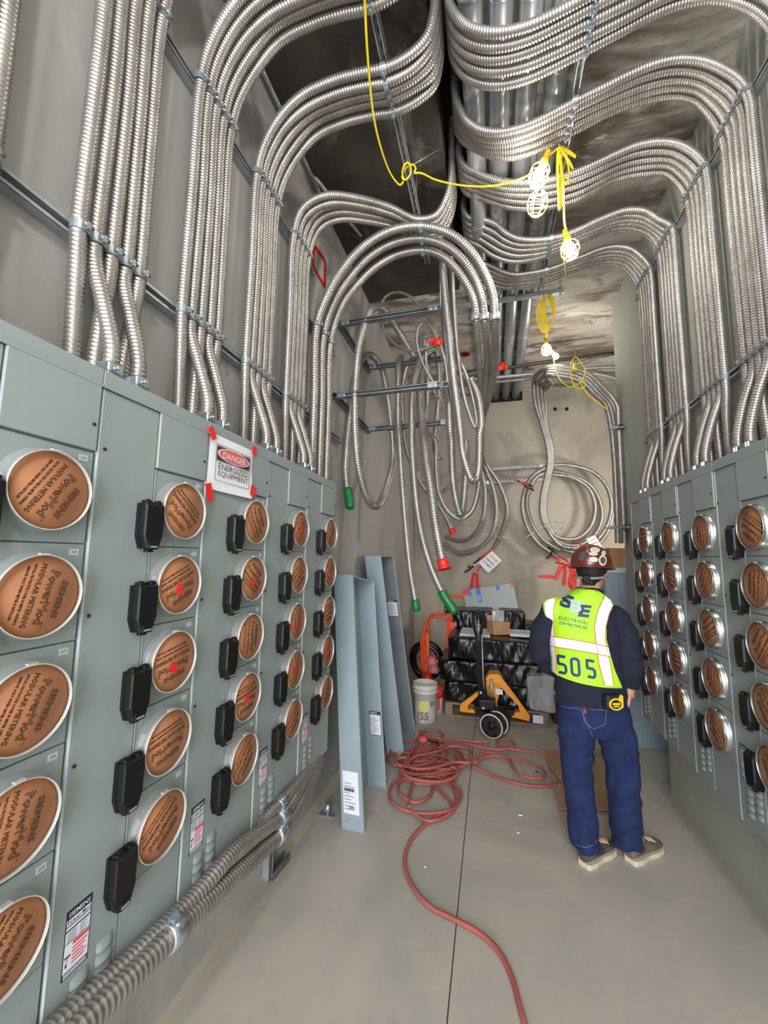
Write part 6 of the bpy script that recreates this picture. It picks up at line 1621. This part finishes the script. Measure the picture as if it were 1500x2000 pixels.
# --- stitched back pockets, belt line
jt = bvh(jeans)
def on_jeans(px, py, off=0.002):
    d = ray(px, py); h = jt.ray_cast(Vector(EYE), Vector(d / np.linalg.norm(d)))
    return np.array(h[0]) + np.array(h[1]) * off if h[0] is not None else AY(px, py, 2.64)
for l in ([(1138, 1381), (1160, 1386), (1184, 1387)], [(1139, 1383), (1141, 1410), (1160, 1424), (1182, 1414), (1184, 1388)], [(1094, 1378), (1110, 1382), (1130, 1384)], [(1134, 1384), (1146, 1412), (1158, 1438)], [(1124, 1650), (1143, 1655), (1160, 1650)]):
    P = [on_jeans(*p[:2]) for p in resample(np.array([(*p, 0) for p in l], float), 24)]
    g = G(); g.tube(P, 0.0013, 4); sub(jeans, g, 'stitching', ['stitch'])
g = G(); p = on_jeans(1143, 1389, 0.001); g.box(p + np.array((-0.004, -0.003, -0.012)), p + np.array((0.004, 0.003, 0.012))); sub(jeans, g, 'pocket_tab', ['redpaint'])
# --- boots
def boot(heel, toe, mat, name):
    h, t = np.array(heel, float), np.array(toe, float); d = t - h; L = np.linalg.norm(d); d /= L; w = np.array((d[1], -d[0], 0))
    g = G()
    secs = [(0.0, 0.030, 0.10), (0.04, 0.042, 0.115), (0.10, 0.044, 0.11), (0.16, 0.044, 0.085), (0.22, 0.048, 0.066), (0.265, 0.040, 0.058), (0.29, 0.022, 0.045)]
    R = []
    for s, hw, ht in secs:
        c = h + d * s
        R.append([c + w * hw * math.cos(a) * (1.0 if math.sin(a) < 0.3 else 0.86) + np.array((0, 0, 0.026 + (ht - 0.026) * (0.5 + 0.5 * math.sin(a)))) for a in np.linspace(0, 2 * PI, 16, endpoint=False)])
    g.rings(R, 0); limb(g, [h + d * 0.065 + (0, 0, 0.07), h + d * 0.055 + (0, 0, 0.16)], [0.05, 0.052])
    o = melt(g, name, [mat], man, 0.007, 3)
    g = G(); pl = [(0, 0.028), (0.012, 0.04), (0.06, 0.046), (0.13, 0.040), (0.2, 0.051), (0.255, 0.046), (0.29, 0.026), (0.300, 0.0)]
    out = [(s, k) for s, k in pl] + [(s, -k) for s, k in pl[::-1] if k > 0]
    g.prism(out, h + np.array((0, 0, 0.001)), d, w, (0, 0, 1), 0.027); k = sub(o, g, 'sole', ['sole'])
    for i in range(3):
        c = h + d * (0.145 + 0.03 * i) + np.array((0, 0, 0.096 - 0.012 * i)); g = G(); g.tube([c - w * 0.03, c + np.array((0, 0, 0.006)), c + w * 0.03], 0.0035, 5); sub(o, g, 'lace', ['sole'])
    return o
boot((0.478, 2.668, 0), (0.640, 2.835, 0), 'boot', 'left_boot'.replace('left_', '')); boot((0.742, 2.775, 0), (0.935, 2.945, 0), 'tan_boot', 'boot')
# --- hard hat
hat = G(); n = 36; prof = []
HC = np.array(hp(0, 0.005, 0.035))
for t in np.linspace(0, 1, 14):
    a = t * PI / 2
    prof.append((math.cos(a) ** 0.85, math.sin(a)))
R = []
hc, hs = math.cos(HA), math.sin(HA)
def hat_pt(k, z, a, ext=0.0):
    rx, ry, rz = 0.116 + ext, 0.145 + ext, 0.128
    x, y = rx * k * math.cos(a), ry * k * math.sin(a) + (0.045 * max(0, math.sin(a)) ** 2 if ext > 0.005 else 0)
    return (HC[0] + x * hc - y * hs, HC[1] + x * hs + y * hc, HC[2] + rz * z + (0.0045 * (abs(math.cos(a)) < 0.22) * (z > 0.2)) - 0.10 * y * (1 - z) * 0.6)
aa = np.linspace(0, 2 * PI, n, endpoint=False)
R.append([hat_pt(0.97, -0.16, a) for a in aa]); R.append([hat_pt(1.0, -0.15, a, 0.014) for a in aa]); R.append([hat_pt(1.0, -0.12, a, 0.015) for a in aa]); R.append([hat_pt(1.0, -0.08, a, 0.002) for a in aa])
for k, z in prof[:-1]: R.append([hat_pt(k, z, a) for a in aa])
R.append([hat_pt(0.02, 1.0, a) for a in aa])
hat.rings(R, 0, True, (False, True)); ho = child(hat, 'hard_hat', ['hat'])
htree = bvh(ho)
def on_hat(px, py, off=0.0015):
    d = ray(px, py); h = htree.ray_cast(Vector(EYE), Vector(d / np.linalg.norm(d)))
    if h[0] is None:
        h = htree.find_nearest(Vector(AY(px, py, 2.62)))
    return np.array(h[0]) + np.array(h[1]) * off
def sticker(c, rx, ry, ang, mat, inner=None):
    cx, cy = c3(*c); rx /= 4.6875; ry /= 4.6875
    def el(k, off, m):
        R = [[on_hat(cx + k * q * (rx * math.cos(a) * math.cos(ang) - ry * math.sin(a) * math.sin(ang)), cy + k * q * (rx * math.cos(a) * math.sin(ang) + ry * math.sin(a) * math.cos(ang)), off) for a in np.linspace(0, 2 * PI, 22, endpoint=False)] for q in (0.05, 0.4, 0.7, 1.0)]
        g = G(); g.rings(R, 0, True, (True, False)); sub(ho, g, 'sticker', [m])
    el(1, 0.0015, mat)
    if inner: el(0.62, 0.0025, inner)
sticker((852, 160), 46, 26, 0.05, 'sticker'); sticker((838, 196), 42, 17, 0.05, 'sticker'); sticker((842, 248), 40, 24, 0.1, 'sticker', 'sole'); sticker((923, 256), 36, 50, 0.0, 'sticker', 'sticker_dark'); sticker((735, 216), 28, 44, 0.3, 'sticker_dark'); sticker((932, 190), 20, 24, 0.2, 'sole')
g = G(); P = [hp(0.088 * math.cos(a), 0.118 * math.sin(a) - 0.008, -0.028 - 0.012 * abs(math.sin(a))) for a in np.linspace(PI + 0.15, 2 * PI - 0.15, 24)]; g.tube(P, 0.008, 6); sub(ho, g, 'suspension_band', ['grey_trim'])
g = G(); g.lathe([(0.022, 0), (0.022, 0.014), (0.016, 0.018)], hp(0, -0.122, -0.040), np.array(hp(0, -0.14, -0.045)) - np.array(hp(0, -0.122, -0.040)), 14, 0); sub(ho, g, 'ratchet_knob', ['black_dull'])
# --- tape measure on the right hip
tc = on_jeans(1193, 1366, 0.0) + np.array((0.0, -0.030, 0.0))
tm = empty('tape_measure', tc, 0, 'black and yellow tape measure clipped to the worker\'s right back hip', 'tape measure')
ax = np.array((0.35, -0.94, 0.0)); ex = np.array((0.94, 0.35, 0)); ez = np.array((0, 0, 1.0))
g = G(); g.xf = xform(np.zeros(3), ex, ez, -ax)
g.box((-0.052, -0.045, -0.026), (0.045, 0.040, 0.024), 0, 0.018); g.build('case', ['black_dull'], tm)
g = G(); R = []
for rr, h in ((0.040, 0.024), (0.040, 0.030), (0.030, 0.030), (0.030, 0.024)):
    R.append([ex * (0.004 + rr * 1.05 * math.cos(a)) + ez * (-0.008 + rr * 0.82 * math.sin(a)) + ax * h for a in np.linspace(0, 2 * PI, 26, endpoint=False)])
g.rings(R + [R[0]], 0, True, (False, False)); g.build('yellow_ring', ['tape_yellow'], tm)
g = G(); g.xf = xform(ax * 0.0262, ex, ez, ax); g.prism([(0.012, 0.015), (0.03, 0.045), (0.044, 0.038), (0.044, -0.02), (0.038, -0.03), (0.034, 0.0)], (0, 0, 0), (1, 0, 0), (0, 1, 0), (0, 0, 1), 0.005); g.build('yellow_lever', ['tape_yellow'], tm)
g = G(); g.xf = xform(ax * 0.0305 - ez * 0.008, ex, ez, ax); g.box((-0.020, -0.003, 0), (0.026, 0.009, 0.001)); g.box((-0.014, -0.014, 0), (0.018, -0.007, 0.001)); g.build('case_print', ['tape_yellow'], tm)
g = G(); g.box(tc * 0 + np.array((-0.02, 0.024, -0.02)), np.array((0.02, 0.03, 0.035))); g.build('belt_clip', ['steel'], tm)
